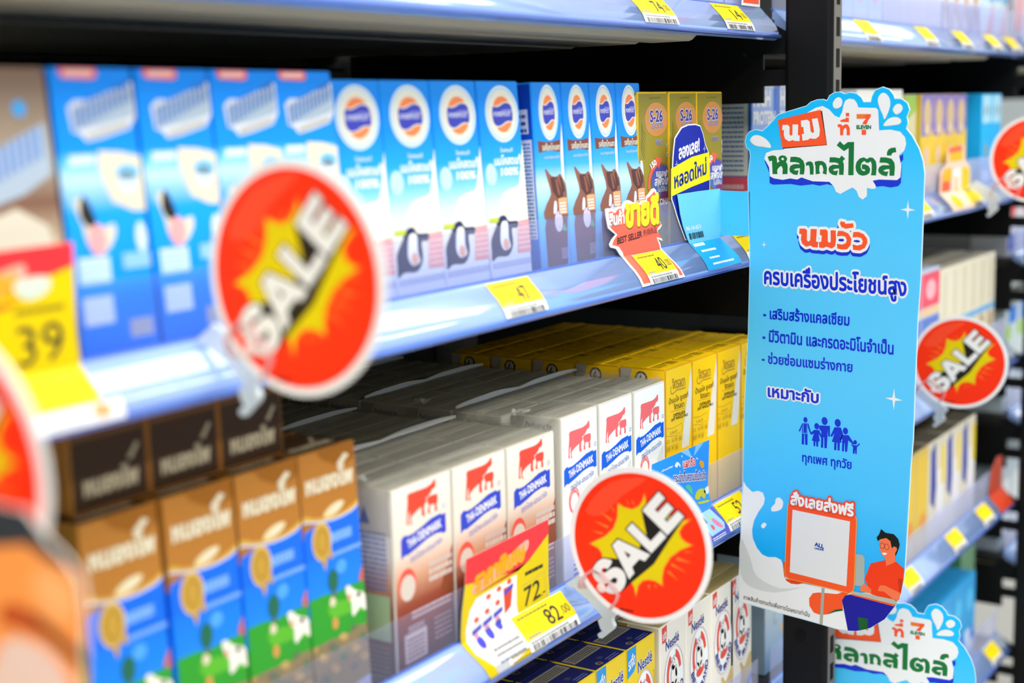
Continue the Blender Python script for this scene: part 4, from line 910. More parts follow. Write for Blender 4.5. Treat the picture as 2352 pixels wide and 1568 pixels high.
def price_tag(x, zl, w, price, label, off=0.0, cents='.00', z0=4.6):
    root = tag(empty('price_tag', (x, 0, zl)), label, 'price tag', 'price tags in the rails')
    a = Art().r(TAGW, 0, z0, w, 25.2, 1).r(TAGY, 0, z0 + 6.6, w, 25.2, 2)
    a.lines(mat('#8a7a1c', 0.5), 4, 22.4, w*0.66, 24.0, 1, 3, int(x*991), 0.6)
    if price: a.t(TINK, price, w*0.50, 12.9, w*0.26, 8.2, 3, 0.01)
    if price and cents: a.t(TINK, cents, w*0.79, 14.6, w*0.16, 4.2, 3, 0.0)
    a.lines(TGR, 4, 12.0, w*0.30, 13.4, 1, 3, 5, 0.8)
    a.lines(TGR, 3, z0 + 4.4, w*0.8, z0 + 5.8, 1, 3, 6, 0.8).bars(TINK, 4, z0 + 0.4, w - 3, z0 + 3.8, 26, 3, int(x*77))
    bent('card', a, root, ([(0, z0), (w, z0), (w, 25.2), (0, 25.2)], TAGW), off)
    return root
price_tag(0.7172, 1.0715, 48, '47', 'price tag reading 47 in the rail under the blue and white oval emblem cartons', cents='')
price_tag(0.9015, 1.2566, 52, '74', 'price tag reading 74 in the highest rail, left one of two')
price_tag(1.0365, 1.2566, 52, '14', 'price tag reading 14 in the highest rail, beside the black upright')
price_tag(1.0780, 1.0715, 48, '', 'yellow and white price tag partly behind the left edge of the large blue sign')
price_tag(1.0402, 0.851, 52, '52', 'price tag reading 52 in the rail below the yellow milk cartons')
price_tag(0.7345, 0.851, 62, '82', 'price tag reading 82 in the rail, overlapping the yellow promo card reading 72', off=0.0007, cents='.00')
for i, x in enumerate((1.352, 1.538, 1.672, 1.802, 1.894)):
    price_tag(x, 1.2566, 44, '', 'small yellow price tag in the highest far bay rail, %s from the upright' % ORD[i])
for i, (x, z) in enumerate(((1.530, 1.0715), (1.735, 1.0715))):
    price_tag(x, z, 46, '', ('small yellow price tag against the right edge of the large blue sign', 'small yellow price tag right of the orange promo card in the far bay')[i])
for i, x in enumerate((1.520, 1.694, 1.825)):
    price_tag(x, 0.649, 46, '', 'small yellow price tag in the long rail below the small SALE disc, %s from left' % ORD[i])
price_tag(1.885, 0.437, 46, '', 'small yellow price tag in the lowest visible rail of the far bay')

CRED = mat('#f4343c', 0.4); CYEL = mat('#e4cb00', 0.42, spec=0.2); CORG = mat('#f7a800', 0.42)
def promo_card(x, zl, label, photo, price):
    """tall card standing behind the rail edge, its foot folded down over the rail"""
    root = tag(empty('promo_card', (x, 0, zl)), label, 'promo card', 'yellow promo cards')
    out = [(2, 2.5), (64, 2.5), (98, 12), (98, 25.5), (97, 40), (98.5, 79), (2, 78), (0, 60), (-4, 45), (-6, 30), (-5, 22)]
    a = Art().p(CYEL, out, 1)
    a.p(CRED, [(1.9, 78), (98.4, 79), (98, 69), (72, 57), (60, 54), (0.2, 62)] if photo else [(1.9, 78), (98.4, 79), (98, 69), (60, 60), (0.2, 60)], 2).p(mat('#c23a20', 0.42), [(60, 54), (72, 57), (30, 54), (8, 52)], 2)
    a.p(mat('#f6b0a0', 0.42), [(8, 58), (24, 62), (44, 66), (60, 70), (72, 72), (72, 66), (60, 60), (40, 57), (12, 53)], 3, 3)
    a.tq(CORG, 'ราคาพิเศษ', [(11, 54.5), (68, 60), (11, 66)], 4, 0.07)
    if photo:
        a.p(mat('#f6f7f8', 0.4), [(10, 8), (24, 4), (50, 8), (58, 14), (59, 24), (57, 32), (58, 52), (12, 50), (4, 44), (-1, 32), (0, 18)], 2, 0)
        B_ = mat('#4a4ad0', 0.42)
        for k, (bx_, bz) in enumerate(((10, 27), (22, 29), (34, 31))):
            a.e(mat('#f4552f', 0.42), bx_ + 1, bz + 9, 2.6, 1.7, 3).p(mat('#eeeeee', 0.42), [(bx_ - 3, bz + 7), (bx_ + 5, bz + 7), (bx_ + 5, bz - 8), (bx_ - 3, bz - 8)], 3).p(B_, [(bx_ - 4, bz + 3), (bx_ + 6, bz + 5), (bx_ + 6, bz + 2), (bx_ - 4, bz)], 4).e(B_, bx_ + 1, bz - 5, 3.4, 3.4, 4).e(mat('#e79ab0', 0.42), bx_, bz - 1, 2, 1.6, 5)
        for k, (bx_, bz) in enumerate(((24, 46), (36, 47.5), (48, 49))):
            a.e(mat('#f4552f', 0.42), bx_ + 1, bz + 1, 2.6, 1.7, 3)
        a.p(mat('#e0492c', 0.42), [(42, 47), (53, 47), (50, 33), (43, 30)], 3).p(B_, [(43, 45), (53, 48), (53, 45), (43, 42)], 4)
        a.lines(TGR, 16, 12, 46, 18, 2, 3, 61, 0.5).lines(mat('#7d8fa8', 0.5), 16, 8, 46, 11, 1, 3, 62, 0.5)
        a.lines(TINK, 68, 48, 90, 51, 1, 3, 63, 0.8).band(TGR, [(64, 42), (92, 44), (94, 26)], 0.3, 3).tq(TINK, price, [(66, 27), (86, 28.5), (66, 40)], 3, 0.005).tq(TINK, '.-', [(87, 28.5), (92, 28.8), (87, 30.5)], 3, 0.02)
        a.r(mat('#c9cfd6', 0.42), 10, 3.4, 24, 8.8, 3).lines(mat('#b09a10', 0.5), 28, 4, 60, 10, 2, 3, 64, 0.4)
    else:
        a.p(mat('#cfe0d0', 0.42), [(66, 63), (70, 66), (84, 66), (84, 60), (76, 57), (70, 58)], 5, 2)
        a.lines(mat('#8a7c10', 0.5), 66, 51, 92, 54, 1, 3, 65, 0.8).tq(TINK, price, [(66, 29), (90, 29.5), (66, 46)], 3, 0.0)
        a.p(mat('#f6e880', 0.4), [(20, 2.6), (62, 3.0), (62, 8.5), (20, 8.5)], 2)
    bent('card', a, root, (out, TAGW), 0.0)
    return root
promo_card(0.6862, 0.851, 'yellow and red promo card reading 72 with a picture of red-cow milk bottles', True, '72')
promo_card(0.3075, 1.0715, 'yellow and red promo card reading 39 at the left edge', False, '39')
r_ = tag(empty('price_tag', (0.330, 0, 1.0715)), 'white price tag with an orange spot below the card reading 39', 'price tag', 'price tags in the rails')
a = Art().r(TAGW, 0, 1.8, 84, 10.8, 1).r(mat('#f6e674', 0.4), 0, 5, 36, 10.8, 2).e(mat('#f8b070', 0.42), 72, 7.6, 5, 2.8, 2).lines(mat('#cfe0de', 0.5), 42, 4, 62, 8, 2, 2, 68, 0.5)
bent('card', a, r_, ([(0, 1.8), (84, 1.8), (84, 10.8), (0, 10.8)], TAGW), 0.0012)

# best seller card, reading the Thai for best-selling goods
X0 = 880.0
def rel(pts, dx=X0): return [(p[0] - dx, p[1]) for p in pts]
SALM = mat('#ff6a4c', 0.4); WHT = mat('#fbfbf8', 0.4)
root = tag(empty('promo_card', (0.880, 0, 1.0715)), 'orange-red starburst card reading BEST SELLER, a price tag on its foot', 'promo card')
outer = rel([(868.4,61.2),(872.5,61.5),(881.7,60.1),(886.5,61.8),(891.7,61.4),(895.5,64.8),(902.0,65.4),(908.4,63.4),(917.1,61.8),(923.8,63.7),(928.8,63.4),(928.9,66.1),(932.9,67.9),(937.5,70.9),(941.5,71.6),(944.9,69.9),(946.7,64.4),(946.9,57.4),(948.5,49.2),(950.7,45.6),(953.6,43.4),(950.6,41.0),(946.5,39.7),(949.4,36.2),(955.1,31.4),(947.0,33.4),(950.4,30.1)]) + [(72.2, 26.2), (73.0, 25.4), (79.5, 4.2), (12.0, 4.2), (11.0, 25.4), (8.5, 27.0)] + rel([(883.0,32.0),(874.7,33.8),(873.2,36.0),(876.9,39.2),(882.7,42.1),(872.0,47.5),(870.6,51.0),(868.7,56.7)])
inner = rel([(872.9,58.9),(877.5,59.1),(881.6,57.3),(886.4,60.0),(891.2,60.2),(894.2,55.3),(896.5,60.3),(899.7,62.7),(904.0,61.9),(907.3,61.2),(917.1,60.0),(923.8,61.6),(930.5,62.3),(930.0,64.7),(935.1,66.2),(942.0,69.5),(944.8,65.1),(945.8,57.5),(946.7,47.2),(952.5,44.1),(947.2,41.8),(945.4,39.8),(952.8,33.5),(944.7,35.0),(949.2,28.6)]) + [(70.0, 26.2), (70.6, 25.4), (77.0, 6.0), (14.6, 6.0), (14.0, 25.4), (12.4, 28.5)] + rel([(886.7,33.2),(877.3,35.1),(879.0,38.0),(884.8,41.9),(875.1,47.6),(878.2,48.3),(874.2,50.7)])
a = Art().p(WHT, outer, 1).p(SALM, inner, 2)
Q = rel([(873.6,49.2),(895.1,49.1),(873.6,58.9)]); a.tq(mat('#b8382a', 0.42), 'สินค้า', Q, 3, 0.06, 0.3, -0.4).tq(WHT, 'สินค้า', Q, 4, 0.04)
Q = rel([(897.7,46.8),(947.2,45.6),(897.7,68.0)]); a.tq(mat('#8a5a10', 0.42), 'ขายดี', Q, 3, 0.07, 0.5, -0.7).tq(mat('#ffe600', 0.4), 'ขายดี', Q, 4, 0.06)
a.tq(TINK, 'BEST SELLER', rel([(884.6,35.0),(921.5,37.0),(884.6,39.6)]), 3, 0.03).tq(TINK, '热销商品', rel([(923.7,37.0),(945.0,38.2),(923.3,42.1)]), 3, 0.0)
bent('card', a, root, (outer, WHT), 0.0)
price_tag(0.9040, 1.0715, 46, '40', 'price tag reading 40 on the foot of the starburst best seller card', off=0.0010)

# blue bottle-shaped try-it card behind the blue tab
NVY = mat('#13239e', 0.35); root = tag(empty('promo_card', (0.960, 0.0168, 1.0715)), 'navy bottle-shaped card with a yellow band in front of the gold cartons', 'promo card')
bo = rel([(973.8,76.3),(975.5,92.5),(976.8,99.0),(979.1,107.4),(983.0,110.2),(990.4,115.2),(1001.5,117.2),(1014.1,117.3),(1023.0,115.9),(1028.1,109.6),(1031.9,101.6),(1037.7,94.6),(1039.6,84.3),(1040.2,72.8),(1039.5,63.7)], 960.0) + [(78.0, 28.0), (36.0, 28.0)] + rel([(985.4,42.1),(981.8,47.3),(977.0,55.4),(972.9,61.2)], 960.0)
bi = grow(bo, -0.9)
a = Art().p(WHT, bo, 1).p(NVY, bi, 2)
yb = rel([(972.0,84.5),(982.6,86.8),(1007.4,92.1),(1038.1,94.6),(1040.2,72.8),(1007.1,68.9),(989.6,66.2),(971.4,63.3)], 960.0)
a.p(mat('#f2e600', 0.38), yb, 3)
a.tq(WHT, 'ลองเลย!', rel([(985.4,91.0),(1020.9,96.4),(985.0,100.6)], 960.0), 3, 0.04).tq(NVY, 'หลอดใหม่', rel([(977.5,69.2),(1033.0,77.8),(977.1,82.4)], 960.0), 4, 0.025)
def star4(a, m, c, r, lv):
    pts = []
    for k in range(8):
        an = k*math.pi/4; rr = r if k % 2 == 0 else r*0.2; pts.append((c[0] + rr*math.cos(an)*0.9, c[1] + rr*math.sin(an)))
    return a.p(m, pts, lv)
for c_ in rel([(1029.9,97.5),(981.4,87.4)], 960.0): star4(a, WHT, c_, 3.2, 3); star4(a, NVY, c_, 1.8, 4)
bm = bmesh.new(); slots = [WHT]; plate(bm, bo, 0.0004); add_art(bm, slots, a, FRONT, (0, -1, 0)); finish('card', bm, slots, root)

# pale blue redemption card by the yellow cartons
SKY = grad('redeem_sky', [(24, '#3fa9fb'), (60, '#1f96fa'), (84, '#2a9cf8')])
root = tag(empty('promo_card', (0.920, 0, 0.851)), 'sky blue cartoon card with Thai lettering, beside the price tag reading 52', 'promo card')
cu = rel([(934.0,83.5),(1034.2,82.1),(1032.5,63.6),(1030.7,45.1),(1033.8,34.5),(1036.9,28.7)], 920.0)
out = [(8, 26.0), (14, 83.5)] + cu[1:] + [(118.0, 26.0), (120.5, 4.6), (26, 4.6)]
a = Art().p(SKY, out, 1)
for q in ([(1002.7,72.9),(982.3,82.8),(995.4,82.7)], [(1005.0,74.5),(1008.9,82.6),(1022.6,81.8)]): a.p(mat('#8fcdfb', 0.42), rel(q, 920.0), 2)
Q = rel([(985.7,69.2),(1007.2,66.8),(985.1,76.5)], 920.0); a.tq(WHT, 'แลกซื้อ', Q, 3, 0.10).tq(mat('#e83a4a', 0.42), 'แลกซื้อ', Q, 4, 0.03)
Q = rel([(969.0,62.3),(1026.9,49.5),(969.1,68.6)], 920.0)
Q = rel([(968.9,61.3),(1026.9,50.5),(968.4,69.4)], 920.0); a.tq(WHT, 'กระเป๋าเก็บความเย็นชิบจัง', Q, 3, 0.10).tq(mat('#1f2f9e', 0.42), 'กระเป๋าเก็บความเย็นชิบจัง', Q, 4, 0.03)
for q, m in (([(971.3,73.8),(973.5,76.0),(977.1,75.9),(981.4,72.2),(979.9,71.2),(977.8,73.7),(975.6,71.8)], W2), ([(1014.7,66.9),(1017.8,68.3),(1022.4,65.9),(1023.1,62.2),(1019.3,61.3)], CORG), ([(983.7,80.2),(984.7,78.9),(983.6,78.1),(982.9,79.3)], W2), ([(1008.7,72.7),(1012.5,71.1),(1011.0,70.4)], W2), ([(1022.9,40.6),(1025.3,43.2),(1031.5,43.8),(1031.8,37.8),(1026.8,38.3)], W2)):
    a.p(m, rel(q, 920.0), 3, 2)
YG = mat('#d2d630', 0.42); GRN = mat('#55c9a0', 0.42)
a.p(YG, rel([(1006.8,38.9),(1008.4,43.4),(1014.5,45.1),(1023.7,43.2),(1026.5,39.0),(1023.6,34.8),(1019.0,38.0),(1015.9,38.1),(1014.4,36.4)], 920.0), 3, 2).p(YG, rel([(1011.3,35.0),(1033.0,31.8),(1033.7,30.2),(1022.0,31.3),(1012.8,32.9)], 920.0), 3).p(GRN, rel([(989.1,52.8),(995.0,53.5),(1000.9,49.3),(1002.3,42.8),(996.4,47.6)], 920.0), 3, 2)
a.tq(W2, 'allmember', rel([(948.8,73.9),(968.5,73.8),(948.6,75.9)], 920.0), 3, 0.02)
LP = mat('#5a5ccc', 0.42); LB = mat('#a9dcf8', 0.42)
a.p(LP, [(8.5, 25), (117.5, 25), (120, 4.8), (26.2, 4.8)], 2).p(LB, [(84, 24.6), (112, 24.6), (117, 13), (113, 9.5), (88, 9)], 3, 0).p(mat('#f08ab4', 0.42), [(102, 17), (106, 12), (112, 11), (110, 15), (106, 19)], 4, 2).p(mat('#d6e070', 0.42), [(100, 24), (103, 18), (106, 18)], 4).e(mat('#3a3a60', 0.42), 93, 20, 2, 2.5, 4).e(mat('#f0697a', 0.42), 97, 14, 2.4, 2, 4).lines(W2, 88, 5.2, 112, 8, 2, 4, 69, 0.5)
bent('card', a, root, (out, TAGW), 0.0)

# orange promo card in the far bay and the red one above
root = tag(empty('promo_card', (1.640, 0, 1.0715)), 'orange, yellow and white promo card standing in the rail of the far bay', 'promo card')
out = [(8, 4.6), (4, 30), (6, 50), (30, 58), (34, 74), (100, 78), (104, 60), (128, 50), (130, 28), (126, 4.6)]
a = Art().p(mat('#f6d2bc', 0.4), out, 1).p(mat('#ff5a2c', 0.4), [(12, 26), (14, 46), (44, 46), (48, 26)], 2).p(mat('#ffb800', 0.4), [(16, 38), (18, 52), (50, 54), (52, 38)], 3).p(mat('#ffb800', 0.4), [(40, 60), (40, 72), (94, 75), (96, 60)], 2).p(mat('#f05a4a', 0.4), [(38, 70), (38, 76), (90, 78), (92, 72)], 3).p(W2, [(60, 28), (58, 50), (84, 52), (86, 28)], 2).p(mat('#f2b23c', 0.4), [(66, 24), (66, 42), (76, 42), (76, 24)], 3).p(CYEL, [(92, 22), (94, 52), (124, 50), (124, 24)], 2).e(CYEL, 40, 14, 16, 7, 3).e(mat('#e0d020', 0.42), 98, 14, 14, 7, 3)
bent('card', a, root, (out, TAGW), 0.0)
root = tag(empty('promo_card', (1.100, 0.0162, 1.2831)), 'orange-red card with a white rim on the highest shelf beside the black upright', 'promo card')
o_ = [(0, 0), (2, 12), (-3, 20), (4, 30), (36, 34), (36, 0)]
bm = bmesh.new(); slots = [WHT]; plate(bm, o_, 0.0005); add_art(bm, slots, Art().p(WHT, o_, 1).p(mat('#ff5a34', 0.4), grow(o_, -2.0), 2), FRONT, (0, -1, 0)); finish('card', bm, slots, root)
# red-brown card at the far end of the fourth rail
root = tag(empty('promo_card', (1.893, 0, 0.649)), 'dark orange-red card with a rounded top at the far end of the fourth rail', 'promo card')
out = [(6, 4.6), (4, 40), (14, 62), (40, 74), (66, 70), (70, 4.6)]
bent('card', Art().p(mat('#d2431c', 0.42), out, 1).p(mat('#b23a1a', 0.42), [(20, 26), (60, 30), (58, 64), (36, 66)], 2), root, (out, TAGW), 0.0)

# ------------------------------------------------------------------ round sale discs on clear clips
DW = mat('#f1f1ee', 0.3); DR = mat('#ff3206', 0.45, spec=0.2); DO = mat('#ff7a22', 0.38); DY = mat('#e6cf00', 0.4, spec=0.2); DK = mat('#1b1710', 0.4); DL = mat('#efefe9', 0.34); DRD = mat('#ff4a26', 0.36)
CLIP = clear('clip_plastic', '#f2f6f8', 0.72, 0.18, '#e6eff2'); ARM = clear('clip_arm_plastic', '#f6dada', 0.42, 0.1, '#f4dcdc')
disc_art = Art().e(DR, 0, 0, 46.4, 46.4, 1, n=72).p(DRD, [(-38, 18), (-20, 38), (6, 44), (-12, 30), (-26, 16)], 1.2, 3)
burst = [(4.7,33.4),(5.4,27.8),(6.2,23.8),(12.3,24.7),(23.4,21.6),(31.0,20.1),(35.4,21.7),(30.5,17.5),(28.0,13.0),(29.3,9.2),(32.6,6.8),(36.4,5.9),(28.7,1.9),(22.0,-3.7),(17.5,-11.1),(16.1,-17.6),(16.2,-22.5),(11.8,-20.6),(6.8,-20.4),(2.5,-21.9),(-0.7,-25.5),(-2.2,-32.4),(-3.0,-27.5),(-5.0,-24.4),(-16.7,-19.7),(-25.7,-12.1),(-26.2,-8.5),(-28.8,-5.4),(-34.4,-3.6),(-23.9,2.4),(-17.4,8.6),(-14.4,16.4),(-13.9,24.9),(-9.7,23.3),(-4.3,22.7),(0.6,25.1),(3.4,29.1)]
disc_art.p(DO, grow(burst, 0.9), 2).p(DY, burst, 3)
for t3 in ([(-27.5,18.5),(-18.2,14.8),(-19.4,12.8)], [(-32.6,12.0),(-20.9,9.7),(-22.1,8.0)], [(-34.8,5.1),(-25.1,4.9),(-26.0,3.5)], [(-20.6,24.4),(-16.4,20.3),(-16.7,18.9)], [(-8.5,29.1),(-7.1,25.9),(-6.0,25.7)], [(-4.2,29.9),(-3.7,25.9),(-2.5,26.2)], [(27.0,-2.9),(36.8,-5.5),(25.9,-5.2)], [(23.1,-7.4),(33.5,-12.2),(22.3,-9.1)], [(20.9,-12.4),(28.0,-18.5),(19.7,-13.9)], [(32.5,1.5),(38.0,1.8),(32.2,0.4)], [(6.2,-24.1),(7.0,-27.9),(7.9,-23.9)], [(10.7,-23.9),(12.3,-26.0),(12.1,-23.2)]):
    disc_art.p(DO, t3, 2)
disc_art.p(DK, [(-25.4,-11.3),(-14.8,-10.7),(-11.8,-3.1),(1.1,-0.9),(2.0,7.2),(6.0,7.8),(2.5,23.3),(20.5,9.9),(32.6,23.2),(22.1,7.6),(10.8,-10.0),(-5.2,-24.6),(-12.6,-32.0),(-15.7,-27.5),(-21.6,-31.1)], 4)
E_ = [(3.2,23.4),(14.6,36.8),(19.0,33.2),(11.9,25.0),(14.0,23.5),(20.4,30.7),(24.8,27.5),(18.4,19.9),(20.3,18.3),(27.7,26.5),(32.0,23.4),(20.5,9.9)]
L_ = [(-8.2,9.7),(-4.1,14.4),(8.8,4.3),(15.7,12.0),(19.8,8.8),(9.2,-3.3)]
A_ = [(-18.5,-2.3),(-14.5,2.2),(8.4,-4.3),(4.6,-9.1),(0.7,-8.3),(-4.5,-14.3),(-2.9,-18.0),(-6.7,-22.6)]
S_ = smooth_poly([(-18.9,-12.9),(-22.4,-11.9),(-26.6,-12.5),(-30.7,-16.1),(-33.1,-20.7),(-32.6,-24.9),(-29.8,-28.0),(-26.5,-28.8),(-22.7,-27.9),(-19.7,-25.0),(-17.7,-23.3),(-15.6,-23.5),(-15.4,-25.3),(-16.9,-27.2),(-20.1,-26.9),(-24.3,-32.6),(-21.1,-34.2),(-17.0,-33.8),(-12.8,-31.3),(-9.9,-27.1),(-9.0,-22.7),(-10.3,-18.7),(-13.8,-16.6),(-17.3,-16.6),(-20.8,-18.5),(-24.5,-21.4),(-26.4,-20.5),(-26.1,-18.8),(-24.0,-18.0),(-22.0,-18.2)], 3)
for g_ in (S_, A_, L_, E_):
    disc_art.p(DK, grow(g_, 0.85 if g_ is not S_ else 0.7), 5)
disc_art.p(DL, S_, 6).hole(DL, A_, [(-10.1,-4.7),(-5.3,-6.4),(-7.3,-9.0)], 6).p(DL, L_, 6).p(DL, E_, 6)
disc_art.lines(mat('#5a1206', 0.5), -14, -44, -4, -42.6, 1, 4, 77, 0.9)
clip_pts = [(-p[0], p[1]) for p in [(15.6,28.1),(3.8,37.0),(-3.6,32.9),(-25.5,16.5),(-25.9,13.8),(-22.1,9.6),(-21.9,7.8),(-23.6,4.5),(-22.6,2.2),(-13.5,-5.9),(-11.1,-6.0),(-9.8,-4.4),(-10.0,-3.3),(-13.6,-0.5),(-12.1,0.6),(-10.2,6.3),(-13.8,9.5),(-2.6,19.6),(6.4,24.8),(7.2,26.1),(12.4,26.7)]]
arm_pts = [(-41.1,-28.5),(-36.8,-23.5),(-33.2,-20.8),(-26.7,-22.4),(-20.3,-26.7),(-15.8,-31.2),(-14.3,-34.4),(-15.9,-38.7),(-20.0,-43.7)]
def make_disc():
    root = empty('sale_sign')
    bm = bmesh.new(); slots = [DW]; plate(bm, ngon(0, 0, 50, 50, 72), 0.0012); add_art(bm, slots, disc_art, FRONT, (0, -1, 0)); finish('disc', bm, slots, root)
    bm = bmesh.new(); plate(bm, clip_pts, 0.004, 0, lambda u, v, h: Vector((u/1000, 0.0032 - h, v/1000)))
    bmesh.ops.bevel(bm, geom=[e for e in bm.edges if len(e.link_faces) == 2 and e.calc_face_angle(0) > 1.2], offset=0.0006, segments=1, affect='EDGES')
    finish('clip', bm, [CLIP], root)
    bm = bmesh.new(); tube(bm, [(p[0]/1000, -0.0014, p[1]/1000) for p in arm_pts], 0.0021, 0, 8, 0.5)
    p0_ = arm_pts[0]
    tube(bm, [(p0_[0]/1000, -0.0010, p0_[1]/1000), (p0_[0]/1000 - 0.006, 0.006, p0_[1]/1000 - 0.006), (p0_[0]/1000 - 0.014, 0.028, p0_[1]/1000 - 0.014)], 0.0030, 0, 8, 0.4)
    finish('holder_arm', bm, [ARM], root)
    bm = bmesh.new(); c_ = [(-26.6,-31.4)][0]
    bmesh.ops.create_uvsphere(bm, u_segments=16, v_segments=10, radius=0.0033, matrix=Matrix.Translation((c_[0]/1000, -0.0012, c_[1]/1000)) @ Matrix.Diagonal((1, 0.5, 1, 1)))
    for f in bm.faces: f.smooth = True
    finish('rivet', bm, [mat('#f3d6cf', 0.25)], root)
    return root
d0 = make_disc()
DISCS = (((0.7545, -0.0699, 0.9323), -1.5708, (0.7995, 0.851), 'red round SALE disc on the lower middle rail, before the red-cow cartons'),
         ((0.4432, -0.0770, 1.1343), -1.606, (0.4700, 1.0695), 'largest red round SALE disc, clipped to the rail before the bright blue cartons'),
         ((1.5139, -0.0497, 0.9250), -1.467, (1.5480, 0.849), 'small red round SALE disc right of the large blue sign, before the cream cartons'),
         ((1.7150, -0.0720, 1.1330), -1.5708, (1.7450, 1.0690), 'red round SALE disc cut off by the right edge, before the cyan cartons'),
         ((0.2700, -0.0780, 1.0920), -1.52, (0.3020, 1.0690), 'red round SALE disc cut off by the left edge, below the card reading 39'))
for i, (loc, rz, (xc, zb), lab) in enumerate(DISCS):
    o = d0 if i == 0 else copy_thing(d0, loc, (0, 0, rz), lab)
    if i == 0: tag(o, lab, 'sign', 'red sale discs')
    o.location = loc; o.rotation_euler = (0, 0, rz)
    for ch in o.children:
        if ch.name.startswith('clip'):
            dx_, dy_ = xc - loc[0], -0.0008 - loc[1]
            ch.location = (math.cos(rz)*dx_ + math.sin(rz)*dy_, -math.sin(rz)*dx_ + math.cos(rz)*dy_, zb - loc[2])
            ch.rotation_euler = (0, 0, -math.pi/2 - rz)
# dark and orange food card standing out from the lower rail at the left edge
root = tag(empty('promo_card', (0.255, 0, 0.851), (0, 0, -1.5708)), 'dark-topped orange and pink food card sticking out at the lower left corner', 'promo card')
fl_ = lambda P: [(-p[0], p[1]) for p in P]
o_ = fl_([(-120.0,239.3),(-132.1,238.9),(-140.0,239.3),(-148.7,231.5),(-155.8,227.3),(-161.7,221.8),(-162.9,213.0),(-159.5,190.4),(-156.4,165.4),(-112.0,147.5)]) + [(-14, 30), (-14, 130)]
a = Art().p(mat('#ff9a48', 0.42), grow(o_, -0.6), 1).p(mat('#33363a', 0.42), fl_([(-122.0,239.2),(-139.9,238.8),(-148.7,231.1),(-155.7,226.9),(-158.2,223.6),(-148.0,225.5),(-138.7,228.7),(-120.2,225.2)]), 2).p(mat('#c2501c', 0.42), fl_([(-128.4,209.6),(-143.9,207.0),(-156.3,198.7),(-157.8,195.1),(-143.2,201.6),(-123.3,201.9)]), 2, 2).p(mat('#ecc8b6', 0.42), fl_([(-122.4,194.9),(-139.0,198.7),(-151.8,192.6),(-155.0,173.1),(-111.8,161.8)]), 2, 2).p(mat('#6a2a14', 0.42), fl_([(-138.2,208.7),(-159.8,199.4),(-158.6,195.2),(-141.6,203.9)]), 3, 2).p(mat('#ffb06a', 0.42), fl_([(-141.7,221.2),(-155.1,221.4),(-160.0,215.1),(-153.5,207.4),(-142.6,212.1)]), 3, 2)
bm = bmesh.new(); slots = [mat('#e9e2d8', 0.42)]; plate(bm, o_, 0.0008); add_art(bm, slots, a, FRONT, (0, -1, 0)); finish('card', bm, slots, root)

# ------------------------------------------------------------------ tall blue hanging signs
SG = grad('sign_blue', [(-325, '#12b0fb'), (-270, '#16b2fc'), (-215, '#4ac4fe'), (-120, '#58ccff'), (-30, '#58ccff'), (30, '#46c8ff'), (70, '#12bffe'), (105, '#0abdfe')], rough=0.34)
TABB = mat('#74d3f8', 0.36); SW = mat('#eef1f1', 0.36); SO = mat('#fc5826', 0.36); SGN = mat('#067434', 0.36); SN = mat('#0b32d2', 0.36); SK = mat('#161310', 0.4); SWG = mat('#dcdfd6', 0.36)
outl = [(31.0,49.6),(30.3,54.0),(27.3,56.1),(25.9,60.9),(27.3,66.1),(30.5,69.1),(36.3,70.7),(42.6,69.5),(47.3,72.8),(53.0,77.9),(56.6,81.6),(65.7,84.0),(82.8,87.9),(86.7,90.7),(92.6,92.4),(97.5,92.5),(100.9,91.5),(103.3,95.2),(108.0,97.5),(112.8,97.5),(116.2,96.1),(121.3,97.1),(127.0,95.8),(130.8,92.8),(132.7,89.7),(138.2,89.6),(139.1,93.4),(141.8,97.9),(148.1,100.1),(153.6,98.2),(157.3,94.1),(158.2,91.5),(163.6,91.2),(168.5,87.9),(170.4,82.8),(168.3,78.1),(169.2,73.7),(168.0,69.8),(173.0,64.2),(178.4,55.5),(181.7,46.8),(183.2,37.4),(183.0,26.3)] + [(182.3,-12.8),(181.7,-40.1),(180.1,-67.7),(179.0,-112.3),(178.2,-157.6)] + [(176.5,-181.8),(176.0,-197.4),(174.9,-223.8),(174.0,-245.0),(173.4,-260.0),(171.9,-272.0),(169.8,-280.0),(165.4,-290.7),(156.3,-302.6),(144.7,-312.5),(130.4,-318.6),(115.7,-320.8),(100.8,-320.5),(83.0,-320.3),(63.5,-320.4),(40.8,-320.2),(20.3,-320.1),(19.2,-306.2),(21.0,-276.5),(22.8,-229.7),(23.7,-215.7)] + [(25.3,-154.8),(27.1,-123.5),(29.0,-92.6),(30.4,-43.9),(30.6,-19.8)] + [(30.3,-19.0),(29.2,14.6),(28.6,32.1)]
sa = Art().p(SG, outl, 1)
rim = grow(outl, -0.55)
sa.hole(mat('#bfe9fb', 0.36), outl, rim, 1.5)
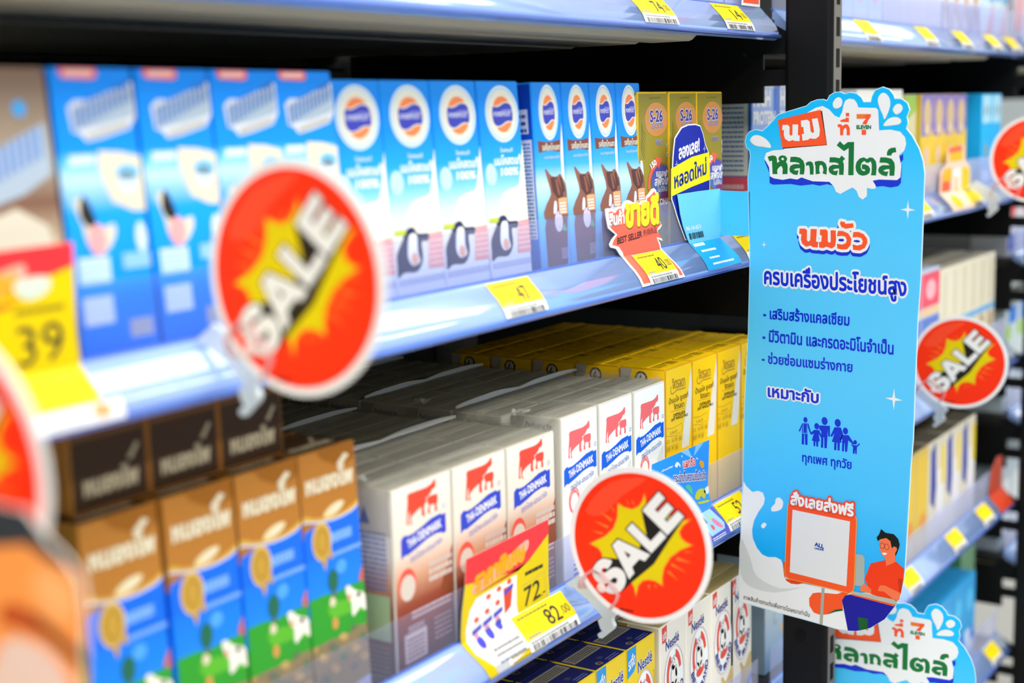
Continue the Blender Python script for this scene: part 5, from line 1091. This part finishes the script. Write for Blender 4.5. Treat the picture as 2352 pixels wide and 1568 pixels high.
# navy drop shadow and milk splash with the titles
sa.p(SN, [(44.8,46.2),(49.5,36.7),(49.7,28.9),(52.7,27.6),(69.1,28.4),(78.3,27.3),(89.3,28.5),(95.2,27.5),(102.0,28.8),(107.7,27.7),(109.3,33.2),(89.1,41.4),(58.8,44.5)], 2).p(SN, [(141.0,32.2),(144.0,27.6),(149.4,28.2),(155.8,27.2),(162.1,28.3),(164.3,30.7),(164.9,43.6),(155.5,41.9),(146.5,35.3)], 2).p(SN, [(161.3,49.1),(165.7,51.5),(165.8,47.5),(163.6,45.1)], 2)
sa.p(SW, [(87.8,84.4),(91.7,86.2),(97.5,87.3),(103.4,84.5),(108.2,79.9),(112.1,78.4),(114.4,82.2),(115.6,87.5),(117.2,90.8),(120.5,92.3),(124.7,91.4),(127.1,88.5),(128.3,85.5),(135.5,85.2),(143.1,84.9),(144.8,83.3),(145.3,75.7),(145.8,68.6),(155.0,69.1),(163.1,67.5),(167.0,63.5),(168.0,58.7),(166.5,53.9),(162.4,50.6),(164.5,42.7),(163.8,34.7),(161.1,32.7),(146.5,32.9),(141.0,32.0),(143.7,28.4),(143.4,26.2),(140.2,25.9),(136.4,26.6),(136.4,20.5),(132.8,17.9),(129.5,19.9),(127.6,24.4),(124.2,26.6),(119.5,24.6),(113.8,21.6),(109.9,23.2),(107.9,27.3),(104.0,30.6),(89.2,30.8),(83.2,32.4),(79.2,33.6),(75.2,31.9),(69.1,32.7),(62.0,31.5),(53.7,32.5),(50.0,34.1),(49.3,41.0),(44.8,47.9),(46.3,52.2),(52.6,54.1),(62.9,54.8),(68.8,75.1)], 3)
for dq in ([(144.2,90.9),(146.4,94.7),(149.6,95.1),(153.2,91.8),(154.2,86.7),(152.5,81.1),(149.9,76.4),(148.5,79.6),(145.6,85.3)], [(156.6,83.0),(158.3,86.2),(161.9,87.1),(164.2,84.5),(162.9,81.3),(159.3,79.8)], [(149.1,71.8),(152.2,76.0),(156.7,77.7),(161.2,77.2),(163.3,75.0),(162.1,72.9),(157.7,72.1)], [(106.2,89.0),(108.6,92.4),(111.9,92.9),(114.1,90.4),(113.4,86.8),(110.1,85.0),(107.0,85.9)], [(31.0,61.8),(33.7,65.2),(38.9,65.6),(45.2,63.0),(49.4,59.1),(50.3,56.1),(44.2,56.7),(35.8,57.9)]):
    sa.p(SWG, dq, 2, 3); sa.p(SW, [(p[0] + 0.45, p[1] + 0.3) for p in dq], 3, 3)
sa.p(SK, [(58.2,77.0),(97.1,83.7),(101.7,58.1),(62.3,55.5)], 4).p(SO, [(57.3,77.6),(95.9,84.5),(101.5,58.4),(61.5,56.2)], 5)
sa.p(SW, [(61.8,73.6),(66.7,73.6),(68.3,72.1),(68.2,66.5),(69.4,65.2),(70.9,66.1),(70.9,73.9),(76.1,73.8),(75.9,65.6),(77.6,65.6),(77.4,61.2),(72.6,61.3),(71.4,62.1),(67.8,61.0),(64.1,63.0),(63.0,66.1),(63.1,69.7),(61.5,69.7)], 6).p(SW, [(78.4,76.7),(84.1,77.3),(86.3,76.0),(87.3,68.6),(88.8,67.2),(90.4,68.1),(88.2,77.8),(93.4,78.3),(95.5,69.4),(95.0,65.0),(92.0,62.9),(88.9,62.9),(87.0,63.3),(84.7,62.0),(80.1,61.5),(79.4,66.4),(81.4,66.8),(80.7,71.9),(78.9,71.8)], 6)
sa.p(SO, [(110.6,73.1),(112.7,73.7),(114.5,73.0),(114.9,72.2),(117.7,73.6),(119.7,73.0),(121.3,70.4),(121.4,65.2),(118.6,65.3),(118.7,69.1),(117.8,70.9),(116.3,70.0),(115.6,67.9),(115.7,65.3),(113.1,65.3),(112.8,71.3),(111.1,71.3)], 4).p(SO, [(113.1,76.3),(115.2,77.1),(117.6,77.3),(117.7,78.4),(120.4,78.1),(120.4,74.9),(113.2,75.3)], 4).p(SO, [(117.7,81.8),(120.7,81.7),(120.6,79.2),(117.8,79.2)], 4)
sa.p(SO, [(126.9,80.7),(138.8,80.5),(138.8,78.6),(136.6,75.8),(135.3,73.2),(131.7,73.3),(132.9,75.4),(134.9,77.3),(127.1,77.4)], 4).p(mat('#f07a2a', 0.36), [(126.9,80.7),(135.6,80.6),(134.2,79.1),(132.9,77.3),(127.1,77.4)], 5).p(SO, [(131.3,69.2),(135.0,69.2),(135.1,65.5),(131.4,65.5)], 4)
sa.tq(SGN, 'ELEVEN', [(127.1,69.9),(139.1,69.8),(127.1,72.5)], 5, 0.05)
sa.hole(SGN, [(47.9,49.2),(50.5,50.0),(53.1,50.3),(55.5,49.7),(56.5,48.1),(56.8,44.5),(59.1,45.8),(57.9,47.3),(58.1,48.6),(59.4,49.9),(61.9,50.4),(64.5,49.9),(66.0,48.2),(65.8,46.7),(64.9,45.4),(66.2,43.7),(66.6,41.1),(66.4,36.0),(61.8,35.9),(62.0,40.2),(60.9,42.1),(59.4,41.7),(57.3,39.7),(56.8,38.4),(57.2,35.9),(52.6,35.8),(52.0,46.2),(49.5,45.7)], [(61.9,48.6),(62.9,48.2),(63.2,47.5),(62.8,46.8),(62.0,46.6),(61.1,46.8),(60.7,47.5),(61.1,48.3)], 4)
for gq in ([(69.2,49.2),(73.7,49.3),(77.8,48.6),(80.8,46.3),(82.1,42.9),(81.9,38.7),(81.4,35.8),(77.6,35.9),(77.8,40.6),(75.3,40.5),(72.8,39.9),(72.5,39.2),(73.8,38.7),(76.6,39.0),(75.6,35.4),(71.8,35.8),(68.7,37.7),(68.1,39.8),(68.9,42.2),(71.7,43.5),(74.8,43.7),(77.6,43.5),(76.8,44.6),(73.7,45.2),(68.6,45.3)],
           [(82.8,44.4),(84.8,45.6),(87.3,45.9),(89.3,44.7),(90.1,41.3),(90.0,35.9),(86.8,35.8),(86.6,40.4),(86.1,42.5),(85.1,43.0),(83.6,42.3)], [(91.1,45.7),(94.8,46.3),(98.2,46.0),(100.7,44.3),(101.9,41.0),(101.5,35.9),(98.1,36.9),(98.8,39.7),(97.8,42.6),(96.3,43.4),(95.3,42.4),(95.0,39.2),(95.8,36.7),(92.0,36.1),(91.6,43.0),(91.1,43.4)],
           [(104.3,49.0),(108.9,49.0),(112.7,48.3),(114.5,50.4),(117.6,47.9),(115.6,46.3),(116.5,44.0),(116.6,40.7),(116.3,35.9),(112.4,36.0),(112.4,40.6),(110.0,40.6),(107.6,40.0),(107.3,39.3),(108.5,38.7),(111.6,39.1),(110.5,35.4),(106.6,36.0),(103.9,37.8),(103.2,40.1),(104.1,42.2),(107.0,43.5),(112.1,43.3),(111.6,44.4),(109.4,45.1),(103.8,45.2)], [(112.9,61.0),(116.3,58.1),(119.8,60.3),(125.1,60.3),(124.9,35.8),(120.4,35.8),(120.5,55.8),(116.5,53.6),(110.1,57.9)],
           [(126.5,42.4),(127.4,45.7),(130.0,48.2),(133.3,49.1),(136.1,47.8),(138.4,49.1),(141.2,48.7),(143.6,46.2),(144.3,42.1),(143.8,35.8),(139.6,35.9),(140.2,39.2),(140.1,44.2),(139.2,46.2),(137.8,45.2),(136.1,44.9),(133.8,46.4),(131.7,44.9),(130.8,42.4),(131.5,40.0),(133.4,38.8),(134.9,39.2),(134.3,40.2),(131.9,40.5),(131.9,43.8),(134.7,43.9),(137.6,42.7),(139.0,40.5),(138.4,37.6),(135.8,36.0),(132.5,35.5),(129.2,36.5),(127.0,39.1)],
           [(147.2,49.1),(151.8,49.1),(156.4,48.1),(158.7,45.5),(159.3,42.3),(158.9,35.8),(154.9,35.8),(154.9,40.6),(152.4,40.5),(150.0,39.7),(150.2,39.1),(152.0,38.7),(154.1,38.9),(152.9,35.3),(148.8,36.1),(146.0,38.1),(145.5,40.1),(146.6,42.2),(149.2,43.4),(154.9,43.4),(153.7,44.6),(151.4,45.2),(146.5,45.2)], [(152.6,50.4),(152.6,52.7),(153.8,54.9),(156.3,56.0),(159.6,56.2),(160.2,52.8),(157.7,52.5),(156.4,51.5),(156.4,50.4)]):
    sa.p(SGN, gq, 4)
cowt = [[(77.8,-5.8),(83.0,-5.6),(84.6,-6.9),(84.5,-14.5),(85.9,-15.5),(87.5,-14.4),(87.9,-5.7),(93.4,-5.6),(92.8,-15.1),(94.8,-15.3),(94.3,-19.6),(89.8,-19.5),(87.8,-18.4),(83.7,-19.5),(80.3,-17.3),(79.1,-14.0),(79.6,-10.0),(77.5,-9.8)], [(96.2,-5.8),(101.7,-5.5),(103.1,-6.9),(103.2,-14.4),(104.5,-15.7),(105.9,-14.5),(105.6,-6.0),(110.1,-5.9),(110.5,-12.7),(109.7,-17.8),(106.8,-19.8),(102.1,-18.6),(99.1,-19.8),(95.5,-19.5),(95.5,-15.4),(97.5,-15.1),(97.9,-10.2),(96.2,-10.0)],
        [(112.1,-6.2),(116.3,-6.1),(121.1,-7.8),(123.8,-11.6),(123.3,-16.3),(120.2,-19.7),(115.4,-20.1),(111.7,-19.6),(111.3,-15.9),(115.9,-16.4),(119.1,-15.1),(119.8,-12.7),(118.5,-10.2),(115.3,-9.8),(111.2,-10.3)], [(125.4,-6.5),(130.0,-6.3),(134.2,-7.7),(137.2,-11.0),(137.4,-14.2),(135.4,-18.0),(131.3,-20.1),(125.5,-19.9),(124.8,-15.8),(129.1,-16.5),(132.8,-15.4),(133.5,-13.0),(132.2,-10.8),(129.0,-10.1),(124.8,-10.6)], [(114.3,1.2),(118.2,0.6),(118.1,-0.6),(125.2,-0.0),(125.6,-3.1),(118.9,-4.3),(115.2,-3.2),(113.8,-0.9)]]
sa.halo(SN, cowt, 2.2, 2, 10, -0.2, -2.7).halo(SN, cowt, 2.2, 2.35, 10, -0.1, -1.4).halo(SW, cowt, 2.2, 3.5, 12)
for gq in cowt: sa.p(SO, gq, 4.5)
star4(sa, SW, [(170.2,11.4)][0], 7.0, 2); star4(sa, SW, [(44.6,-19.8)][0], 3.0, 2); star4(sa, SW, [(161.5,-129.7)][0], 8.2, 2)
Q = [(45.3,-55.3),(170.2,-56.1),(45.0,-35.8)]; sa.tq(SW, 'ครบเครื่องประโยชน์สูง', Q, 2, 0.13).tq(SN, 'ครบเครื่องประโยชน์สูง', Q, 3.5, 0.032)
sa.tq(SN, '- เสริมสร้างแคลเซียม', [(44.2,-78.7),(122.6,-77.7),(44.2,-68.8)], 2, 0.03).tq(SN, '- มีวิตามิน และกรดอะมิโนจำเป็น', [(43.5,-97.1),(160.4,-96.1),(43.5,-86.4)], 2, 0.03).tq(SN, '- ช่วยซ่อมแซมร่างกาย', [(42.9,-114.7),(125.7,-113.2),(42.8,-105.7)], 2, 0.03)
Q = [(49.0,-141.6),(95.9,-141.1),(49.0,-131.5)]; sa.tq(SW, 'เหมาะกับ', Q, 2, 0.13).tq(SN, 'เหมาะกับ', Q, 3.5, 0.035)
sa.tq(SN, 'ทุกเพศ ทุกวัย', [(81.7,-192.5),(126.0,-191.4),(81.6,-182.5)], 2, 0.03)
def figure(hx, hy, r, sh, hip, feet, skirt=False):
    """small printed pictogram of a standing person; inputs are in crop pixels turned to mm"""
    hc = hx; sa.e(SN, hc[0], hc[1], r, r*1.1, 2)
for hq, rr in (([(84.2,-155.9)], 1.9), ([(94.6,-159.6)], 2.2), ([(101.7,-154.5)], 2.7), ([(113.5,-154.4)], 2.7), ([(120.4,-159.8)], 2.3), ([(129.1,-167.4)], 1.5)):
    sa.e(SN, hq[0][0], hq[0][1], rr, rr*1.15, 2)
for bq in ([(81.2,-159.1),(87.0,-158.5),(89.5,-165.4),(88.2,-165.8),(86.2,-160.7),(86.3,-175.8),(84.1,-176.1),(83.7,-166.7),(83.2,-166.8),(83.0,-176.0),(80.8,-176.1),(81.2,-161.4),(79.3,-166.1),(77.9,-165.8)], [(92.3,-162.8),(96.9,-162.4),(99.4,-167.2),(98.4,-168.0),(96.4,-165.3),(97.6,-171.2),(96.2,-171.6),(96.0,-175.8),(94.5,-176.0),(94.1,-172.0),(93.6,-172.0),(93.4,-175.9),(91.8,-175.9),(91.8,-171.8),(90.2,-171.8),(92.0,-165.8),(89.6,-167.3),(88.5,-166.0)],
           [(96.9,-158.6),(106.6,-157.7),(106.7,-166.2),(105.1,-166.4),(104.8,-160.5),(103.9,-175.8),(101.8,-176.1),(101.5,-167.5),(100.8,-167.6),(100.6,-176.0),(98.6,-176.1),(98.8,-163.1),(96.9,-161.7)], [(110.7,-158.1),(116.3,-157.6),(118.5,-162.7),(116.7,-166.5),(115.3,-163.2),(117.2,-169.4),(115.6,-169.7),(115.5,-175.9),(113.6,-176.2),(113.4,-170.1),(112.7,-170.2),(112.5,-176.2),(110.5,-176.2),(110.6,-170.0),(108.4,-170.1),(110.7,-162.9),(108.4,-166.3),(107.0,-165.5)], [(117.6,-163.3),(123.3,-162.7),(126.2,-166.3),(128.3,-168.6),(127.6,-169.6),(123.0,-166.8),(122.1,-175.9),(120.3,-176.2),(120.0,-169.6),(119.5,-169.6),(119.3,-176.1),(117.5,-176.1),(117.7,-166.4),(116.2,-168.0),(115.3,-166.7)],
           [(127.6,-169.9),(130.7,-169.6),(132.5,-167.5),(133.3,-168.3),(130.7,-171.0),(130.5,-176.5),(129.4,-176.7),(129.1,-173.4),(128.6,-176.5),(127.1,-176.5),(127.3,-171.5),(125.7,-169.9),(126.2,-169.1)]):
    sa.p(SN, bq, 2)
for lq in ([(82.2,-159.4),(82.4,-166.7)], [(85.9,-158.9),(85.8,-166.2)], [(81.5,-167.0),(86.2,-166.6)]): sa.band(mat('#4cc4fd', 0.36), lq, 0.5, 3)
# foot of the sign: milk, ordering panel, seated reader
botl = [(171.9,-272.0),(169.8,-280.0),(165.4,-290.7),(156.3,-302.6),(144.7,-312.5),(130.4,-318.6),(115.7,-320.8),(100.8,-320.5),(83.0,-320.3),(63.5,-320.4),(40.8,-320.2),(20.3,-320.1),(19.2,-306.2),(21.0,-276.5),(22.8,-229.7),(24.2,-216.8)]
sa.p(SW, [(24.7,-215.6),(27.8,-219.4),(33.6,-223.2),(39.3,-221.1),(43.9,-222.0),(45.9,-226.2),(44.9,-231.5),(39.3,-239.4),(35.3,-247.0),(33.3,-255.4),(34.0,-262.2),(38.0,-269.5),(43.4,-274.2),(49.4,-275.2),(56.7,-273.7),(61.9,-274.9),(63.5,-278.0),(64.6,-285.7),(80.2,-290.3),(100.5,-289.1),(128.7,-287.7),(144.2,-283.7)] + grow(botl, -0.6)[2:], 2)
sa.p(mat('#d5dbda', 0.36), [(21.7,-264.7),(31.3,-279.0),(38.1,-293.8),(60.8,-299.2),(82.8,-293.1),(56.8,-303.5),(32.6,-304.3),(21.7,-295.0)], 2.5, 3)
for dq in ([(59.7,-223.2),(63.6,-225.9),(62.4,-231.7),(57.8,-234.8),(52.6,-235.8),(52.6,-232.4),(55.8,-229.0),(56.5,-225.1)], [(42.3,-249.7),(45.3,-246.8),(47.6,-248.1),(45.3,-251.4),(43.1,-251.5)]): sa.p(SW, dq, 2, 3)
sa.p(mat('#e8431c', 0.36), [(63.9,-275.8),(65.7,-276.3),(66.3,-289.7),(85.2,-289.0),(78.0,-292.0),(71.7,-292.8),(67.2,-291.4),(64.9,-287.6)], 3)
sa.p(SO, [(88.8,-301.2),(92.3,-296.1),(97.6,-294.3),(114.9,-291.7),(120.0,-288.6),(128.4,-286.7),(122.1,-291.2),(119.6,-296.4),(120.0,-302.9),(113.3,-305.0),(105.6,-310.5),(99.5,-312.5),(93.3,-312.0),(89.3,-307.4)], 3).p(mat('#0c5a2c', 0.36), [(105.2,-310.9),(113.3,-304.7),(120.0,-302.7),(120.0,-304.1),(113.3,-306.6)], 4)
sa.p(mat('#a8ada0', 0.36), [(100.6,-289.9),(103.4,-289.4),(101.8,-320.3),(98.9,-320.3)], 5)
NB = mat('#0a0f9e', 0.36)
sa.p(NB, [(122.1,-291.2),(126.7,-289.2),(165.8,-289.1),(156.8,-302.3),(144.6,-312.1),(132.2,-317.7),(124.8,-319.2),(119.2,-295.8)], 4).p(mat('#075a28', 0.36), [(133.5,-306.1),(142.5,-305.2),(142.2,-313.5),(134.9,-316.7)], 5)
sa.p(mat('#f43c14', 0.36), [(156.8,-255.2),(166.0,-254.7),(172.8,-258.7),(172.3,-266.3),(170.4,-278.7),(167.0,-286.6),(145.0,-284.8),(139.1,-273.7),(144.2,-260.4)], 4).p(mat('#c8320e', 0.36), [(167.8,-267.3),(172.2,-266.7),(170.4,-277.9),(168.8,-277.5)], 5)
SKN = mat('#f8774a', 0.36); HR = mat('#0f1414', 0.4)
sa.p(HR, [(152.7,-231.4),(156.4,-233.7),(163.6,-233.4),(167.2,-236.3),(168.7,-240.5),(167.8,-244.3),(165.5,-250.1),(164.3,-248.0),(162.2,-244.7),(159.7,-239.3),(152.4,-239.6),(150.0,-241.4),(149.0,-238.8),(151.2,-235.8)], 5)
sa.p(SKN, [(152.0,-239.7),(157.3,-237.6),(160.9,-239.4),(162.2,-244.7),(163.8,-242.9),(166.0,-243.1),(166.7,-244.9),(165.1,-247.9),(165.4,-254.8),(157.6,-259.7),(156.7,-253.7),(153.6,-251.3),(151.9,-246.8)], 6)
for gq in ([(154.1,-244.3)], [(157.9,-244.4)]): sa.ring(mat('#8a3a1c', 0.4), gq[0][0], gq[0][1], 2.0, 2.4, 0.35, 7, n=20)
sa.p(SW, [(154.2,-249.7),(158.3,-249.3),(157.1,-250.9),(155.1,-251.3)], 7, 2)
sa.p(mat('#a9b5ac', 0.36), [(131.3,-255.6),(136.7,-254.9),(138.8,-256.7),(138.8,-280.5),(130.2,-281.1)], 4)
sa.p(SKN, [(150.7,-280.9),(152.3,-276.2),(156.3,-275.1),(170.0,-278.2),(169.3,-283.8),(166.2,-285.6),(156.4,-280.4)], 6, 0).p(SKN, [(135.0,-282.2),(139.1,-277.4),(145.1,-280.8),(145.0,-284.3),(135.9,-284.4)], 6)
sa.p(mat('#f4552a', 0.36), [(127.6,-287.8),(166.2,-288.6),(164.7,-290.1),(127.6,-289.6)], 5).p(mat('#b5b8a8', 0.36), [(128.4,-286.0),(167.8,-284.4),(166.6,-288.4),(127.6,-288.6)], 6)
pan = [(68.2,-227.7),(70.0,-225.1),(73.1,-223.7),(129.2,-225.0),(131.3,-226.1),(131.9,-229.0),(130.4,-283.2),(129.2,-286.4),(125.9,-288.7),(69.9,-289.3),(66.7,-288.0),(65.5,-284.2)]
sa.p(mat('#f9a63a', 0.36), pan, 7).p(SO, grow(pan, -0.7), 8).p(mat('#e3e6e6', 0.36), [(73.1,-230.7),(125.9,-230.5),(123.3,-283.3),(70.8,-283.1)], 9)
sa.tq(mat('#1f4fa8', 0.36), 'ALL', [(94.1,-256.4),(102.4,-256.9),(94.4,-253.4)], 10, 0.05).tq(mat('#1f4fa8', 0.36), 'ONLINE', [(94.1,-259.2),(102.4,-258.8),(94.1,-257.7)], 10, 0.05)
Q = [(71.5,-226.5),(128.5,-225.9),(72.1,-215.7)]; sa.tq(mat('#f24a2a', 0.36), 'สั่งเลยส่งฟรี', Q, 9, 0.17).tq(SW, 'สั่งเลยส่งฟรี', Q, 10.5, 0.045)
sa.tq(SK, 'ภาพสินค้าตกแต่งเพื่อการโฆษณาเท่านั้น', [(24.7,-316.5),(89.4,-316.7),(25.0,-312.2)], 3, 0.012)
def make_sign(loc, ang):
    root = empty('hanging_sign', loc, (0, 0, ang))
    bm = bmesh.new(); slots = [SG, mat('#dff2fb', 0.4)]; plate(bm, outl, 0.0007, 0, None, 1); add_art(bm, slots, sa, FRONT, (0, -1, 0)); finish('board', bm, slots, root)
    return root
ang = math.atan2(-0.9788, -0.2047)
s1 = tag(make_sign((1.0555, 0.0165, 1.1127), ang), 'large light blue sign with Thai lettering, hanging in front of the black upright', 'sign', 'blue hanging signs')
# mounting tab: folded sheet pushed into the rail, printed with a code and instructions
Ws = s1.matrix_basis.inverted()
ta_ = Art(); tabx = 950.0
tab = rel([(979.6,64.6),(1017.1,65.0),(1056.7,64.8),(1058.9,28.1)], tabx) + [(105.2, 25.5), (113.0, 4.8), (50.6, 4.8), (49.5, 25.5)] + rel([(995.7,30.0),(992.7,34.2),(988.8,39.6),(984.2,49.4)], tabx)
tab = [(min(p[0], 105.4) if p[1] > 25.6 else p[0], p[1]) for p in tab]
ta_.p(TABB, tab, 1)
ta_.p(mat('#22a6ee', 0.36), [(49.8, 25.3), (105.0, 25.3), (112.6, 5.0), (50.9, 5.0)], 2)
ta_.tq(W2, '96-18-853', rel([(993.7,35.5),(1019.6,35.5),(993.0,38.7)], tabx), 3, 0.02)
q = rel([(1000.7,28.2),(1026.4,28.3),(998.3,33.2)], tabx)
R = random.Random(8)
for k in range(18):
    t0 = k/18 + R.uniform(0, 0.01); t1 = t0 + R.uniform(0.015, 0.042)
    f_ = lambda t, s: (q[0][0] + (q[1][0]-q[0][0])*t + (q[2][0]-q[0][0])*s, q[0][1] + (q[1][1]-q[0][1])*t + (q[2][1]-q[0][1])*s)
    ta_.p(TINK, [f_(t0, 0), f_(t1, 0), f_(t1, 1), f_(t0, 1)], 3)
ta_.p(mat('#d3e6f6', 0.36), [(53, 24.6), (72, 24.6), (72, 22.4), (53, 22.4)], 3).lines(W2, 58, 18, 84, 20, 1, 3, 71, 0.7).lines(W2, 62, 12.6, 80, 14.4, 1, 3, 72, 0.7).lines(W2, 62, 8, 100, 10, 1, 3, 73, 0.7)
for k in range(14): ta_.r(W2, 104.6, 30 + k*2.5, 105.0, 31.6 + k*2.5, 3)
bm = bmesh.new(); slots = [TABB]
V = [bm.verts.new((p[0]/1000, 0.0003, p[1]/1000)) for p in tab]
for f in tessellate_polygon([[Vector((p[0], p[1], 0)) for p in tab]]): bm.faces.new([V[i] for i in f])
face_normals(bm, bm.faces[:], Vector((0, 1, 0)))
add_art(bm, slots, ta_, FRONT, (0, -1, 0)); warp_split(bm, CUTS, rail_bend)
o = finish('mounting_tab', bm, slots, s1); o.matrix_local = Ws @ Matrix.Translation((0.950, 0, 1.0715))
# the bridge between the fold and the board
bm = bmesh.new(); br = [(0, -14.2), (31, -13.6), (31, 21.6), (0, 22.2)]
plate(bm, br, 0.0006); add_art(bm, [SG], Art().p(SG, br, 1), FRONT, (0, -1, 0)); finish('fold_strip', bm, [SG], s1)
s2_ = tag(make_sign((1.1668, 0.0185, 0.6720), math.atan2(-0.9945, 0.104)), 'second light blue sign, low at the bottom edge, partly behind the black upright', 'sign', 'blue hanging signs')
s2_.children[0].data = s1.children[0].data
